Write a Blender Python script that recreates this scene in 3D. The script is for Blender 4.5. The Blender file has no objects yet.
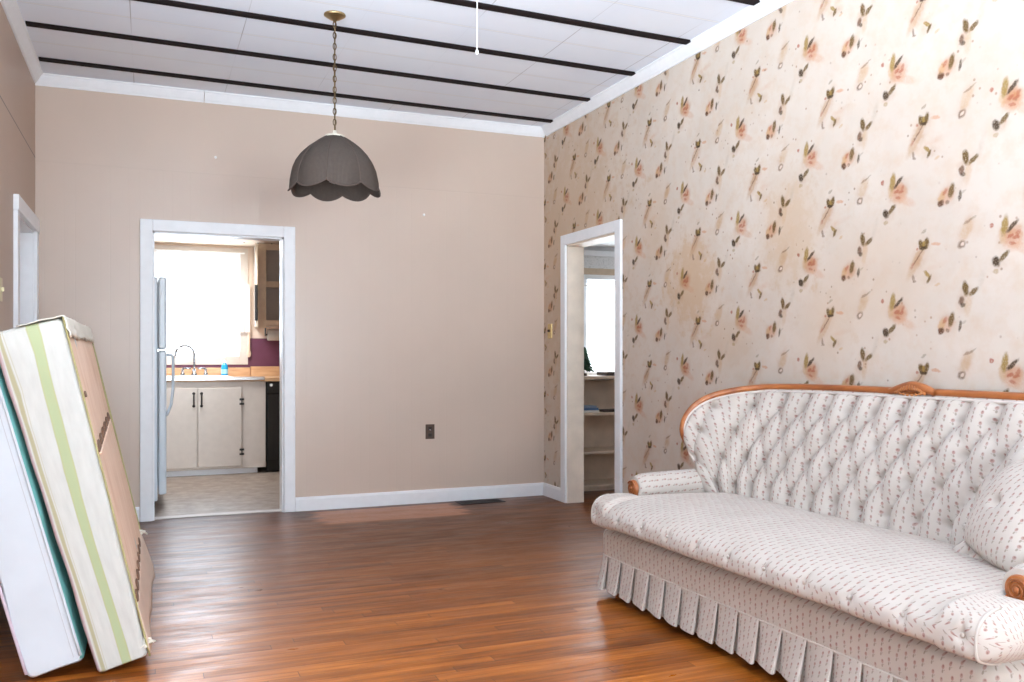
import bpy, bmesh, math, random
from mathutils import Vector, Matrix, noise as mnoise
random.seed(7)
PI = math.pi
sc = bpy.context.scene
COL = sc.collection
ORG = {}

# ------------------------------------------------------------------ helpers
def lin(r, g, b):
    f = lambda c: (c/255/12.92) if c/255 <= .04045 else ((c/255+.055)/1.055)**2.4
    return (f(r), f(g), f(b), 1.0)

def org_of(o):
    v = Vector((0, 0, 0))
    while o is not None:
        v += Vector(o.location); o = o.parent
    return v

def tag(o, label=None, cat=None, group=None, kind=None):
    if label: o['label'] = label
    if cat: o['category'] = cat
    if group: o['group'] = group
    if kind: o['kind'] = kind
    return o

def empty(name, loc, label=None, cat=None, group=None):
    o = bpy.data.objects.new(name, None); COL.objects.link(o)
    o.location = loc; o.empty_display_size = .1
    return tag(o, label, cat, group)

def obj(name, bm, mat, parent=None, loc=None, smooth=False):
    """world-space bmesh -> one mesh object"""
    me = bpy.data.meshes.new(name)
    L = Vector(loc) if loc else Vector((0, 0, 0))
    base = org_of(parent) if parent else L
    bmesh.ops.translate(bm, verts=bm.verts, vec=-base)
    bmesh.ops.recalc_face_normals(bm, faces=bm.faces)
    if smooth:
        for f in bm.faces: f.smooth = True
    bm.to_mesh(me); bm.free()
    for m in (mat if isinstance(mat, (list, tuple)) else [mat]): me.materials.append(m)
    o = bpy.data.objects.new(name, me); COL.objects.link(o)
    if parent: o.parent = parent
    elif loc: o.location = L
    return o

def struct(name, bm, mat, parent=None, smooth=False):
    o = obj(name, bm, mat, parent, smooth=smooth)
    if not parent: o['kind'] = 'structure'
    return o

def B(): return bmesh.new()

def box(bm, x0, x1, y0, y1, z0, z1, bev=0, seg=2, M=None):
    r = bmesh.ops.create_cube(bm, size=1)
    vs = r['verts']
    for v in vs:
        v.co = Vector(((x0+x1)/2+v.co.x*(x1-x0), (y0+y1)/2+v.co.y*(y1-y0), (z0+z1)/2+v.co.z*(z1-z0)))
    if bev:
        es = {e for v in vs for e in v.link_edges}
        rr = bmesh.ops.bevel(bm, geom=list(es), offset=bev, segments=seg, profile=.5, affect='EDGES')
        vs = list({v for f in rr['faces'] for v in f.verts} | {v for v in vs if v.is_valid})
    if M is not None:
        for v in vs: v.co = M @ v.co
    return bm

def prism(bm, pts, a, b, axis='x'):
    """closed 2-D outline extruded along an axis; pts are the two other coordinates"""
    def mk(p, t):
        return {'x': (t, p[0], p[1]), 'y': (p[0], t, p[1]), 'z': (p[0], p[1], t)}[axis]
    A = [bm.verts.new(mk(p, a)) for p in pts]; C = [bm.verts.new(mk(p, b)) for p in pts]
    n = len(pts)
    for i in range(n): bm.faces.new((A[i], A[(i+1) % n], C[(i+1) % n], C[i]))
    bm.faces.new(A[::-1]); bm.faces.new(C)
    return bm

def frames(path, closed=False):
    n = len(path); T = []
    for i in range(n):
        a = path[i-1] if (i > 0 or closed) else path[i]
        b = path[(i+1) % n] if (i < n-1 or closed) else path[i]
        T.append((b-a).normalized())
    up = Vector((0, 0, 1))
    if abs(T[0].dot(up)) > .9: up = Vector((1, 0, 0))
    N = []; nrm = (up-T[0]*up.dot(T[0])).normalized()
    for i in range(n):
        nrm = nrm-T[i]*nrm.dot(T[i]); nrm.normalize(); N.append(nrm.copy())
    return T, N

def tube(bm, path, r, seg=8, closed=False, caps=True, flat=1.0):
    path = [Vector(p) for p in path]; T, N = frames(path, closed)
    n = len(path); rings = []
    for i, p in enumerate(path):
        rr = r(i/(n-1)) if callable(r) else r
        b = T[i].cross(N[i]); ring = []
        for k in range(seg):
            a = 2*PI*k/seg
            ring.append(bm.verts.new(p+N[i]*math.cos(a)*rr+b*math.sin(a)*rr*flat))
        rings.append(ring)
    for i in range(n if closed else n-1):
        A, C = rings[i], rings[(i+1) % n]
        for k in range(seg): bm.faces.new((A[k], A[(k+1) % seg], C[(k+1) % seg], C[k]))
    if caps and not closed:
        bm.faces.new(rings[0][::-1]); bm.faces.new(rings[-1])
    return bm

def lathe(bm, prof, c, axis='z', seg=24, caps=True):
    c = Vector(c); rings = []
    for r, h in prof:
        ring = []
        for k in range(seg):
            a = 2*PI*k/seg; x, y = r*math.cos(a), r*math.sin(a)
            p = {'z': Vector((x, y, h)), 'x': Vector((h, x, y)), 'y': Vector((x, h, y))}[axis]
            ring.append(bm.verts.new(c+p))
        rings.append(ring)
    for i in range(len(rings)-1):
        A, C = rings[i], rings[i+1]
        for k in range(seg): bm.faces.new((A[k], A[(k+1) % seg], C[(k+1) % seg], C[k]))
    if caps:
        bm.faces.new(rings[0]); bm.faces.new(rings[-1])
    return bm

def ball(bm, c, r, s=(1, 1, 1), M=None, u=12, v=8):
    res = bmesh.ops.create_uvsphere(bm, u_segments=u, v_segments=v, radius=r)
    for w in res['verts']:
        p = Vector((w.co.x*s[0], w.co.y*s[1], w.co.z*s[2]))
        if M is not None: p = M @ p
        w.co = p+Vector(c)
    return bm

def surf(bm, P, nu, nv, UV=None, cu=False, cv=False):
    """grid surface of P(i,j); UV(i,j) in metres"""
    V = [[bm.verts.new(P(i, j)) for j in range(nv)] for i in range(nu)]
    uvl = bm.loops.layers.uv.verify() if UV else None
    for i in range(nu if cu else nu-1):
        for j in range(nv if cv else nv-1):
            idx = ((i, j), (i+1, j), (i+1, j+1), (i, j+1))
            f = bm.faces.new([V[a % nu][b % nv] for a, b in idx])
            f.smooth = True
            if UV:
                for l, (a, b) in zip(f.loops, idx): l[uvl].uv = UV(a, b)
    return V

def cat(pts, n):
    """Catmull-Rom through tuples, n samples"""
    pts = [Vector(p) for p in pts]; m = len(pts)-1; out = []
    for k in range(n):
        t = k/(n-1)*m; i = min(int(t), m-1); f = t-i
        p1, p2 = pts[i], pts[i+1]
        p0 = pts[i-1] if i > 0 else p1*2-p2
        p3 = pts[i+2] if i < m-1 else p2*2-p1
        out.append(.5*((2*p1)+(p2-p0)*f+(2*p0-5*p1+4*p2-p3)*f*f+(3*p1-p0-3*p2+p3)*f**3))
    return out

def sm(a, b, x):
    t = max(0, min(1, (x-a)/(b-a))); return t*t*(3-2*t)

# ------------------------------------------------------------------ materials
class NT:
    def __init__(s, name):
        s.m = bpy.data.materials.new(name); s.m.use_nodes = True
        s.t = s.m.node_tree; s.n = s.t.nodes; s.n.clear()
        s.out = s.n.new('ShaderNodeOutputMaterial')
    def new(s, ty, ins=None, **kw):
        n = s.n.new(ty)
        for k, v in kw.items(): setattr(n, k, v)
        for k, v in (ins or {}).items(): s.put(n.inputs[k], v)
        return n
    def put(s, sock, v):
        if isinstance(v, bpy.types.NodeSocket): s.t.links.new(v, sock)
        else: sock.default_value = v
    def math(s, op, a, b=0.0, c=None, clamp=False):
        n = s.n.new('ShaderNodeMath'); n.operation = op; n.use_clamp = clamp
        s.put(n.inputs[0], a); s.put(n.inputs[1], b)
        if c is not None: s.put(n.inputs[2], c)
        return n.outputs[0]
    def vec(s, op, a, b=(0, 0, 0), scale=None):
        n = s.n.new('ShaderNodeVectorMath'); n.operation = op
        s.put(n.inputs[0], a); s.put(n.inputs[1], b)
        if scale is not None: s.put(n.inputs['Scale'], scale)
        return n.outputs['Value'] if op in ('LENGTH', 'DISTANCE', 'DOT_PRODUCT') else n.outputs['Vector']
    def xyz(s, v):
        n = s.new('ShaderNodeSeparateXYZ', {0: v}); return n.outputs
    def comb(s, x, y, z=0.0): return s.new('ShaderNodeCombineXYZ', {0: x, 1: y, 2: z}).outputs[0]
    def mix(s, f, a, b, bt='MIX'):
        n = s.n.new('ShaderNodeMix'); n.data_type = 'RGBA'; n.blend_type = bt
        s.put(n.inputs[0], f); s.put(n.inputs[6], a); s.put(n.inputs[7], b); return n.outputs[2]
    def rng(s, v, a, b, c, d, smooth=False):
        n = s.new('ShaderNodeMapRange', {0: v, 1: a, 2: b, 3: c, 4: d})
        if smooth: n.interpolation_type = 'SMOOTHSTEP'
        return n.outputs[0]
    def noise(s, v, scale, det=2, rough=.5, dim='3D'):
        n = s.n.new('ShaderNodeTexNoise'); n.noise_dimensions = dim
        s.put(n.inputs['Vector'], v); n.inputs['Scale'].default_value = scale
        n.inputs['Detail'].default_value = det; n.inputs['Roughness'].default_value = rough
        return n.outputs['Fac'], n.outputs['Color']
    def white(s, v):
        n = s.n.new('ShaderNodeTexWhiteNoise'); n.noise_dimensions = '3D'; s.put(n.inputs['Vector'], v); return n.outputs
    def objco(s): return s.n.new('ShaderNodeTexCoord').outputs['Object']
    def uv(s): return s.n.new('ShaderNodeTexCoord').outputs['UV']
    def bump(s, h, st=.3, d=.01):
        return s.new('ShaderNodeBump', {'Strength': st, 'Distance': d, 'Height': h}).outputs[0]
    def bsdf(s, col, rough=.5, metal=0, normal=None, spec=.5, **kw):
        b = s.n.new('ShaderNodeBsdfPrincipled')
        s.put(b.inputs['Base Color'], col); s.put(b.inputs['Roughness'], rough)
        s.put(b.inputs['Metallic'], metal); s.put(b.inputs['Specular IOR Level'], spec)
        if normal is not None: s.put(b.inputs['Normal'], normal)
        for k, v in kw.items(): s.put(b.inputs[k], v)
        s.t.links.new(b.outputs[0], s.out.inputs[0]); return b

def simple(name, rgb, rough=.5, metal=0, var=.06, scale=18, bump=.0, spec=.5):
    """solid colour with a little procedural unevenness"""
    t = NT(name); co = t.objco(); f, _ = t.noise(co, scale, 3)
    c = lin(*rgb)
    k = t.rng(f, .3, .7, 1-var, 1+var)
    col = t.new('ShaderNodeVectorMath', {0: c[:3], 'Scale': k}, operation='SCALE').outputs[0]
    nrm = t.bump(f, bump, .005) if bump else None
    t.bsdf(col, rough, metal, nrm, spec)
    return t.m

def mat_panel(name, rgb, rough, face='y', seam=2.47, seam_dark=.97):
    """painted sheet panelling: random-width upright grooves, a level seam where the sheets end"""
    t = NT(name); co = t.objco(); X, Y, Z = t.xyz(co)
    a = X if face == 'y' else Y
    g = None
    for off in (0, .07, .19, .25):
        q = t.math('FRACT', t.math('DIVIDE', t.math('ADD', a, 10+off), .406))
        d = t.math('ABSOLUTE', t.math('SUBTRACT', q, .5))
        l = t.rng(d, .0, .0075, 1, 0)
        g = l if g is None else t.math('MAXIMUM', g, l)
    g = t.math('MULTIPLY', g, t.math('LESS_THAN', Z, seam))
    s_ = t.rng(t.math('ABSOLUTE', t.math('SUBTRACT', Z, seam)), .003, .006, 1, 0)
    f, _ = t.noise(co, 1.6, 3); f2, _ = t.noise(t.vec('MULTIPLY', co, (30, 30, 4)), 1, 3)
    c = t.mix(t.rng(f, .3, .7, 0, 1), lin(*[v*.985 for v in rgb]), lin(*[min(255, v*1.012) for v in rgb]))
    c = t.mix(t.math('MULTIPLY', g, .05), c, lin(*[v*.8 for v in rgb]))
    c = t.mix(t.math('MULTIPLY', s_, 1-seam_dark), c, lin(60, 48, 42))
    h = t.math('SUBTRACT', t.math('MULTIPLY', f2, .05), t.math('MULTIPLY', t.math('MAXIMUM', g, s_), 1.0))
    t.bsdf(c, rough, 0, t.bump(h, .2, .002), .5)
    return t.m

def mat_wallpaper():
    t = NT('floral_wallpaper'); co = t.objco(); _, Y, Z = t.xyz(co)
    PW, PH, DROP = .555, .53, .265
    nz, ncol = t.noise(co, 55, 2)
    jit = t.vec('SCALE', t.vec('SUBTRACT', ncol, (.5, .5, .5)), scale=.012)
    u = t.math('SUBTRACT', 3.51+.088, Y)          # cell runs from -.088
    n = t.math('FLOOR', t.math('DIVIDE', u, PW))
    uu = t.math('SUBTRACT', t.math('SUBTRACT', u, t.math('MULTIPLY', n, PW)), .088)
    v = t.math('ADD', t.math('SUBTRACT', Z, 2.16-.16), t.math('MULTIPLY', n, DROP))
    m = t.math('FLOOR', t.math('DIVIDE', v, PH))
    vv = t.math('SUBTRACT', t.math('SUBTRACT', v, t.math('MULTIPLY', m, PH)), .16)
    P = t.vec('ADD', t.comb(uu, vv), jit)
    P = t.vec('MULTIPLY', P, (1, 1, 0))
    # paper ground, blotchy, yellow damp stains, last a broad tan area by the doorway
    f1, _ = t.noise(co, 2.2, 4, .6); f2, _ = t.noise(co, 14, 4, .65)
    base = t.mix(t.rng(f1, .32, .68, 0, 1), lin(200, 187, 174), lin(209, 197, 185))
    base = t.mix(t.math('MULTIPLY', t.rng(f2, .45, .75, 0, 1), .38), base, lin(200, 170, 140))
    for (cy, cz, ry, rz, k) in ((4.56, 1.60, .34, .36, .5), (4.2, 1.25, .3, .2, .25), (3.66, 1.80, .26, .34, .36), (3.40, 1.32, .25, .25, .2), (4.95, 2.0, .2, .4, .22), (3.1, 1.5, .4, .3, .15), (6.2, 1.9, 1.1, 1.7, .40)):
        d = t.vec('LENGTH', t.comb(t.math('DIVIDE', t.math('SUBTRACT', Y, cy), ry), t.math('DIVIDE', t.math('SUBTRACT', Z, cz), rz)))
        d = t.math('ADD', d, t.math('MULTIPLY', t.math('SUBTRACT', f2, .5), 2.2))
        base = t.mix(t.math('MULTIPLY', t.rng(d, .35, 1.05, 1, 0, True), k), base, lin(190, 148, 98))
    OL, OLL, DK, BR, TN, PK, RD, GY = (100, 76, 34), (150, 122, 62), (66, 48, 28), (96, 62, 40), (190, 150, 100), (196, 142, 108), (160, 84, 60), (138, 126, 106)
    EL = []
    def motif(cu, cv, L):
        for (x, y, ang, a, b, c, k) in L: EL.append((cu+x, cv+y, ang, a, b, c, k))
    motif(0, 0, [(.015, -.02, 0, .038, .032, PK, .5), (.055, -.06, -25, .045, .014, PK, .35), (-.03, .0, 90, .03, .012, TN, .4),
                 (-.02, .036, 80, .032, .011, OLL, .95), (.012, .028, 42, .028, .0065, DK, .95), (.004, -.01, 20, .013, .006, RD, .75),
                 (.028, -.016, 10, .014, .005, RD, .7), (.012, -.038, -15, .014, .005, RD, .6), (.036, .0, 60, .012, .006, RD, .55), (-.078, .042, 0, .008, .007, RD, .8)])
    motif(.27, -.08, [(-.004, .008, 30, .036, .024, PK, .5), (-.028, .006, 60, .022, .011, TN, .6), (-.032, -.02, 0, .013, .011, BR, 1), (-.012, .024, 50, .014, .006, RD, .6),
                      (.02, .026, 76, .026, .010, OL, .95), (.062, -.002, 80, .019, .0055, DK, .85), (.075, .01, 30, .016, .004, GY, .4), (.0, -.02, 0, .008, .006, BR, .6)])
    motif(.37, .05, [(-.012, .018, 100, .026, .0105, OL, 1), (.025, .004, 36, .022, .008, OL, .95), (-.032, -.03, 70, .016, .009, BR, .85), (-.024, -.048, 0, .010, .007, DK, .8),
                     (.0, -.05, 80, .04, .012, TN, .3)])
    motif(.15, .27, [(-.04, -.072, 56, .07, .016, (176, 134, 92), .42), (-.028, -.05, 50, .038, .003, BR, .6), (-.06, -.085, 60, .012, .005, RD, .45), (-.013, 0, 112, .02, .010, OL, 1), (.013, .002, 72, .022, .0095, OL, 1), (0, .002, 90, .012, .006, OLL, .9),
                     (0, -.016, 0, .017, .005, DK, .95), (-.034, -.016, 0, .006, .005, RD, .7), (.062, -.004, -8, .02, .006, PK, .7), (0, .055, 30, .013, .005, GY, .6)])
    motif(-.045, -.10, [(-.014, 0, 115, .018, .012, DK, 1), (.022, .016, 42, .023, .008, OL, .95), (-.015, -.04, 0, .011, .007, OLL, .5)])
    motif(.17, .13, [(-.003, .012, -42, .018, .0065, OLL, .95), (.008, -.010, 58, .017, .006, OL, .95), (.05, -.035, 20, .012, .005, TN, .5), (-.075, .0, 100, .014, .005, BR, .6), (-.07, -.016, 0, .009, .004, BR, .5)])
    motif(.34, .26, [(.022, .045, 62, .042, .018, TN, .3), (.0, -.012, 30, .017, .0115, BR, .75), (.003, -.011, 30, .009, .0055, (226, 206, 188), .8), (.03, .078, 20, .02, .004, BR, .5), (.055, .09, 25, .014, .003, GY, .5)])
    HALO = [(.01, -.01, 20, .075, .06, (164, 116, 76), .55), (.275, -.07, 30, .07, .055, (168, 122, 82), .34), (.355, .03, 70, .075, .045, (168, 122, 82), .30), (.13, .22, 60, .11, .05, (168, 122, 82), .34), (-.04, -.11, 30, .05, .035, (168, 122, 82), .2), (.18, .125, 0, .06, .035, (168, 122, 82), .2), (.355, .30, 60, .08, .04, (168, 122, 82), .26), (.21, .17, 10, .09, .02, PK, .15), (.43, .1, 70, .07, .02, GY, .12)]
    col = base; spk, _ = t.noise(co, 160, 2)
    spk = t.rng(spk, .3, .5, .55, 1); blot = t.rng(f2, .35, .65, .4, 1.9)
    for (x, y, ang, a, b, c, k) in HALO:
        mp = t.n.new('ShaderNodeMapping'); mp.vector_type = 'TEXTURE'
        t.put(mp.inputs[0], P); mp.inputs['Location'].default_value = (x, y, 0)
        mp.inputs['Rotation'].default_value = (0, 0, math.radians(ang)); mp.inputs['Scale'].default_value = (a, b, 1)
        col = t.mix(t.math('MULTIPLY', t.rng(t.vec('LENGTH', mp.outputs[0]), .1, 1.1, k, 0, True), blot), col, lin(*c))
    for (x, y, ang, a, b, c, k) in EL:
        mp = t.n.new('ShaderNodeMapping'); mp.vector_type = 'TEXTURE'
        t.put(mp.inputs[0], P); mp.inputs['Location'].default_value = (x, y, 0)
        mp.inputs['Rotation'].default_value = (0, 0, math.radians(ang)); mp.inputs['Scale'].default_value = (a*1.12, b*1.3, 1)
        d = t.vec('LENGTH', mp.outputs[0])
        msk = t.math('MULTIPLY', t.rng(d, .75, 1.3, k, 0), spk)
        col = t.mix(msk, col, lin(*c))
    vo = t.n.new('ShaderNodeTexVoronoi'); t.put(vo.inputs['Vector'], t.vec('MULTIPLY', co, (0, 1, 1))); vo.inputs['Scale'].default_value = 26
    vr = t.xyz(vo.outputs['Color']); nm, _ = t.noise(co, 5.5, 2)
    dm = t.math('MULTIPLY', t.math('MULTIPLY', t.rng(vo.outputs['Distance'], .10, .20, 1, 0), t.rng(vr[0], .60, .62, 0, 1)), t.rng(nm, .47, .56, 0, .6))
    col = t.mix(dm, col, t.mix(vr[1], lin(96, 70, 48), lin(160, 112, 82)))
    f3, _ = t.noise(co, 90, 3)
    t.bsdf(col, .62, 0, t.bump(f3, .12, .002), .35)
    return t.m

def mat_fabric():
    """off-white cotton with a small pink-brown sprig printed in staggered rows; UV in metres"""
    t = NT('sprig_fabric'); uv = t.uv(); U, V, _ = t.xyz(uv)
    a = t.math('DIVIDE', U, .031); b = t.math('DIVIDE', V, .038)
    row = t.math('FLOOR', a)
    bb = t.math('ADD', b, t.math('MULTIPLY', t.math('MODULO', t.math('ADD', row, 400.), 2.), .5))
    P = t.comb(t.math('SUBTRACT', t.math('FRACT', a), .5), t.math('SUBTRACT', t.math('FRACT', bb), .5))
    idn = t.comb(row, t.math('FLOOR', bb))
    jt = t.white(t.vec('ADD', idn, (3.7, 9.1, 0)))[1]
    P = t.vec('MULTIPLY', t.vec('ADD', P, t.vec('SCALE', t.vec('SUBTRACT', jt, (.5, .5, .5)), scale=.26)), (1, 1, 0))
    def el(x, y, ang, ra, rb):
        mp = t.n.new('ShaderNodeMapping'); mp.vector_type = 'TEXTURE'; t.put(mp.inputs[0], P)
        mp.inputs['Location'].default_value = (x, y, 0); mp.inputs['Rotation'].default_value = (0, 0, math.radians(ang)); mp.inputs['Scale'].default_value = (ra, rb, 1)
        return t.rng(t.vec('LENGTH', mp.outputs[0]), .72, 1.15, 1, 0)
    w = t.white(idn)[0]
    f, _ = t.noise(uv, 900, 2); g, _ = t.noise(uv, 7, 3)
    c = t.mix(t.rng(g, .3, .7, 0, 1), lin(186, 177, 168), lin(196, 187, 179))
    c = t.mix(t.math('MULTIPLY', el(-.03, -.24, 75, .17, .09), .62), c, lin(118, 102, 92))
    c = t.mix(t.math('MULTIPLY', el(.16, -.12, 30, .10, .06), .5), c, lin(150, 138, 122))
    c = t.mix(t.math('MULTIPLY', el(.03, .14, 70, .21, .155), t.rng(w, 0, 1, .55, .78)), c, lin(156, 108, 102))
    c = t.mix(t.math('MULTIPLY', el(.05, .2, 70, .09, .07), .5), c, lin(112, 78, 72))
    c = t.mix(t.rng(f, .35, .65, 0, .10), c, lin(176, 166, 158))
    t.bsdf(c, .92, 0, t.bump(f, .15, .0006), .2, **{'Sheen Weight': .15})
    return t.m

def mat_floor():
    t = NT('oak_strip_floor'); co = t.objco(); X, Y, Z = t.xyz(co)
    W, Ln = .057, 1.35
    r = t.math('FLOOR', t.math('DIVIDE', Y, W)); fr = t.math('FRACT', t.math('DIVIDE', Y, W))
    ro = t.white(t.comb(r, 3.3, 1.1))[0]
    xs = t.math('DIVIDE', t.math('ADD', X, t.math('MULTIPLY', ro, 5.0)), Ln)
    bi = t.math('FLOOR', xs); fx = t.math('FRACT', xs)
    idn = t.comb(r, bi, 7.7); w = t.white(idn)
    p = t.vec('ADD', t.vec('MULTIPLY', co, (2.2, 42, 1)), t.vec('SCALE', w[1], scale=30.0))
    gr, _ = t.noise(p, 1.0, 5, .62)
    p2 = t.vec('MULTIPLY', co, (.9, 3.2, 1)); big, _ = t.noise(p2, 1.3, 4, .6)
    p3 = t.vec('ADD', t.vec('MULTIPLY', co, (6, 90, 1)), t.vec('SCALE', w[1], scale=9.0)); fine, _ = t.noise(p3, 1, 3, .7)
    tone = t.math('ADD', t.math('MULTIPLY', w[0], .22), t.math('ADD', t.math('MULTIPLY', gr, .68), t.math('MULTIPLY', big, .48)))
    cr = t.n.new('ShaderNodeValToRGB'); t.put(cr.inputs[0], t.rng(tone, .30, .98, 0, 1))
    e = cr.color_ramp.elements
    e[0].position = 0; e[0].color = lin(72, 36, 15); e[1].position = 1; e[1].color = lin(200, 122, 54)
    k = e.new(.35); k.color = lin(116, 60, 20); k = e.new(.65); k.color = lin(160, 90, 30)
    c = cr.outputs[0]
    # boards blend unevenly to darker brown towards the back, golden nearer
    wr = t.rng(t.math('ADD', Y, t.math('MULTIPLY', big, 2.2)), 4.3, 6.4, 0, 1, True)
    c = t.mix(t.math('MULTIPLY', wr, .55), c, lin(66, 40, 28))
    # dark checks in the grain and worn-through streaks
    c = t.mix(t.rng(fine, .62, .78, 0, .5), c, lin(70, 40, 24))
    st, _ = t.noise(t.vec('MULTIPLY', co, (1.4, 16, 1)), 1.5, 5, .7)
    c = t.mix(t.rng(st, .62, .72, 0, .8), c, lin(58, 34, 24))
    # newer unvarnished boards let in by the back wall
    px = t.math('MULTIPLY', t.rng(t.math('ADD', X, t.math('MULTIPLY', ro, .12)), 1.12, 1.2, 0, 1), t.rng(t.math('SUBTRACT', X, t.math('MULTIPLY', ro, .14)), 2.12, 2.17, 1, 0))
    py = t.math('MULTIPLY', t.rng(Y, 6.09, 6.10, 0, 1), t.rng(Y, 6.6, 6.61, 1, 0))
    c = t.mix(t.math('MULTIPLY', t.math('MULTIPLY', px, py), .8), c, t.mix(gr, lin(176, 112, 76), lin(202, 142, 104)))
    # uneven darker band along the back wall
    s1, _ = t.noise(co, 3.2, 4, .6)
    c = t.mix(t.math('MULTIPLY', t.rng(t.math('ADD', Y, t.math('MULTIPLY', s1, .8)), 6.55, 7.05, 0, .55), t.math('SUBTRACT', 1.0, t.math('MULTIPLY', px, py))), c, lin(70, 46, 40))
    gap = t.math('MAXIMUM', t.rng(t.math('ABSOLUTE', t.math('SUBTRACT', fr, .5)), .478, .494, 0, 1), t.rng(t.math('ABSOLUTE', t.math('SUBTRACT', fx, .5)), .4985, .4995, 0, 1))
    c = t.mix(t.math('MULTIPLY', gap, .75), c, lin(40, 24, 16))
    cup = t.math('POWER', t.math('ABSOLUTE', t.math('SUBTRACT', fr, .5)), 2.0)
    h = t.math('SUBTRACT', t.math('ADD', t.math('MULTIPLY', cup, -1.2), t.math('ADD', t.math('MULTIPLY', gr, .35), t.math('MULTIPLY', w[0], .35))), t.math('MULTIPLY', gap, .8))
    wear, _ = t.noise(t.vec('MULTIPLY', co, (2, 6, 1)), 1.6, 5, .65)
    t.bsdf(c, t.rng(wear, .3, .7, .27, .46), 0, t.bump(h, .25, .0025), .28)
    return t.m

def mat_ceiling():
    t = NT('ceiling_tile'); co = t.objco(); X, Y, Z = t.xyz(co)
    f, _ = t.noise(co, 40, 3); g, _ = t.noise(co, 1.4, 3)
    c = t.mix(t.rng(g, .3, .7, 0, 1), lin(228, 234, 245), lin(236, 241, 249))
    sk = t.math('SUBTRACT', Y, t.math('MULTIPLY', X, .033))           # the battens run a touch off square
    q = t.math('ABSOLUTE', t.math('SUBTRACT', t.math('FRACT', t.math('DIVIDE', t.math('SUBTRACT', sk, 5.698-6.47), .647)), .5))
    ly = t.rng(q, .0, .011, 1, 0)
    qx = t.math('ABSOLUTE', t.math('SUBTRACT', t.math('FRACT', t.math('DIVIDE', t.math('SUBTRACT', X, -.09-.3+6), .6)), .5))
    n2, _ = t.noise(t.vec('MULTIPLY', co, (1.2, .7, 1)), 1.3, 2)
    lx = t.math('MULTIPLY', t.rng(qx, .0, .006, 1, 0), t.rng(n2, .42, .6, .05, .75))
    c = t.mix(t.math('MULTIPLY', t.rng(q, .006, .024, 1, 0), .35), c, lin(176, 178, 186)); c = t.mix(t.math('MULTIPLY', ly, .9), c, lin(250, 250, 248))  # grey edge: a shadow line put into the colour beside each white seam
    c = t.mix(lx, c, lin(120, 112, 116))
    t.bsdf(c, .7, 0, t.bump(t.math('SUBTRACT', t.math('MULTIPLY', f, .2), t.math('MAXIMUM', lx, ly)), .2, .003), .3)
    return t.m

def mat_stripes():
    """mattress ticking: u across the border (0 = wall side), v up"""
    t = NT('striped_ticking'); U, V, _ = t.xyz(t.uv())
    f, _ = t.noise(t.uv(), 300, 2); g, _ = t.noise(t.uv(), 9, 4)
    c = t.mix(t.rng(g, .3, .7, 0, 1), lin(196, 196, 190), lin(206, 206, 200))
    def band(a, b, soft, rgb, k):
        nonlocal c
        m = t.math('MULTIPLY', t.rng(U, a-soft, a+soft, 0, k), t.rng(U, b-soft, b+soft, 1, 0))
        c = t.mix(m, c, lin(*rgb))
    band(.04, .115, .012, (172, 164, 128), .9); band(.14, .155, .006, (184, 176, 150), .7)
    band(.47, .655, .012, (172, 182, 140), .95); band(.47, .49, .006, (180, 176, 132), .6); band(.635, .655, .006, (180, 176, 132), .6)
    band(-.1, .012, .006, (190, 150, 160), .6)
    d, _ = t.noise(t.vec('MULTIPLY', t.uv(), (3, 5, 1)), 2, 5, .7)
    c = t.mix(t.rng(d, .62, .8, 0, .25), c, lin(190, 176, 150))
    t.bsdf(c, .9, 0, t.bump(f, .2, .001), .2)
    return t.m

def mat_dustcover():
    t = NT('tan_dust_cover'); co = t.objco()
    a, _ = t.noise(t.vec('MULTIPLY', co, (6, 9, 1.6)), 1.4, 5, .65); b, _ = t.noise(co, 3, 3)
    c = t.mix(t.rng(a, .3, .7, 0, 1), lin(226, 192, 166), lin(242, 214, 192))
    c = t.mix(t.rng(b, .55, .75, 0, .5), c, lin(214, 176, 146))
    t.bsdf(c, .85, 0, t.bump(a, .3, .004), .2)
    return t.m

def mat_cloth(name, rgb, rough=.9, sheer=0.0):
    t = NT(name); co = t.objco(); f, _ = t.noise(co, 220, 2); g, _ = t.noise(co, 5, 3)
    c = t.mix(t.rng(g, .3, .7, 0, 1), lin(*[v*.96 for v in rgb]), lin(*rgb))
    if not sheer:
        t.bsdf(c, rough, 0, t.bump(f, .15, .001), .2); return t.m
    df = t.new('ShaderNodeBsdfDiffuse', {0: c}); tr = t.new('ShaderNodeBsdfTranslucent', {0: c}); tp = t.new('ShaderNodeBsdfTransparent')
    m1 = t.new('ShaderNodeMixShader', {0: .6, 1: df.outputs[0], 2: tr.outputs[0]})
    m2 = t.new('ShaderNodeMixShader', {0: sheer, 1: m1.outputs[0], 2: tp.outputs[0]})
    t.t.links.new(m2.outputs[0], t.out.inputs[0]); return t.m

def mat_wood(name, c0, c1, rough=.3, scale=(3, 3, 30)):
    t = NT(name); co = t.objco()
    a, _ = t.noise(t.vec('MULTIPLY', co, scale), 1.6, 5, .6)
    c = t.mix(t.rng(a, .3, .7, 0, 1), lin(*c0), lin(*c1))
    t.bsdf(c, rough, 0, t.bump(a, .06, .002), .5); return t.m

def mat_glass():
    t = NT('window_glass'); g = t.new('ShaderNodeBsdfGlass', {'Color': (1, 1, 1, 1), 'Roughness': 0.0, 'IOR': 1.05}); tp = t.new('ShaderNodeBsdfTransparent')
    m = t.new('ShaderNodeMixShader', {0: .9, 1: g.outputs[0], 2: tp.outputs[0]}); t.t.links.new(m.outputs[0], t.out.inputs[0]); return t.m

def mat_emit(name, rgb, s):
    t = NT(name); e = t.new('ShaderNodeEmission', {0: lin(*rgb), 1: s}); t.t.links.new(e.outputs[0], t.out.inputs[0]); return t.m

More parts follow.
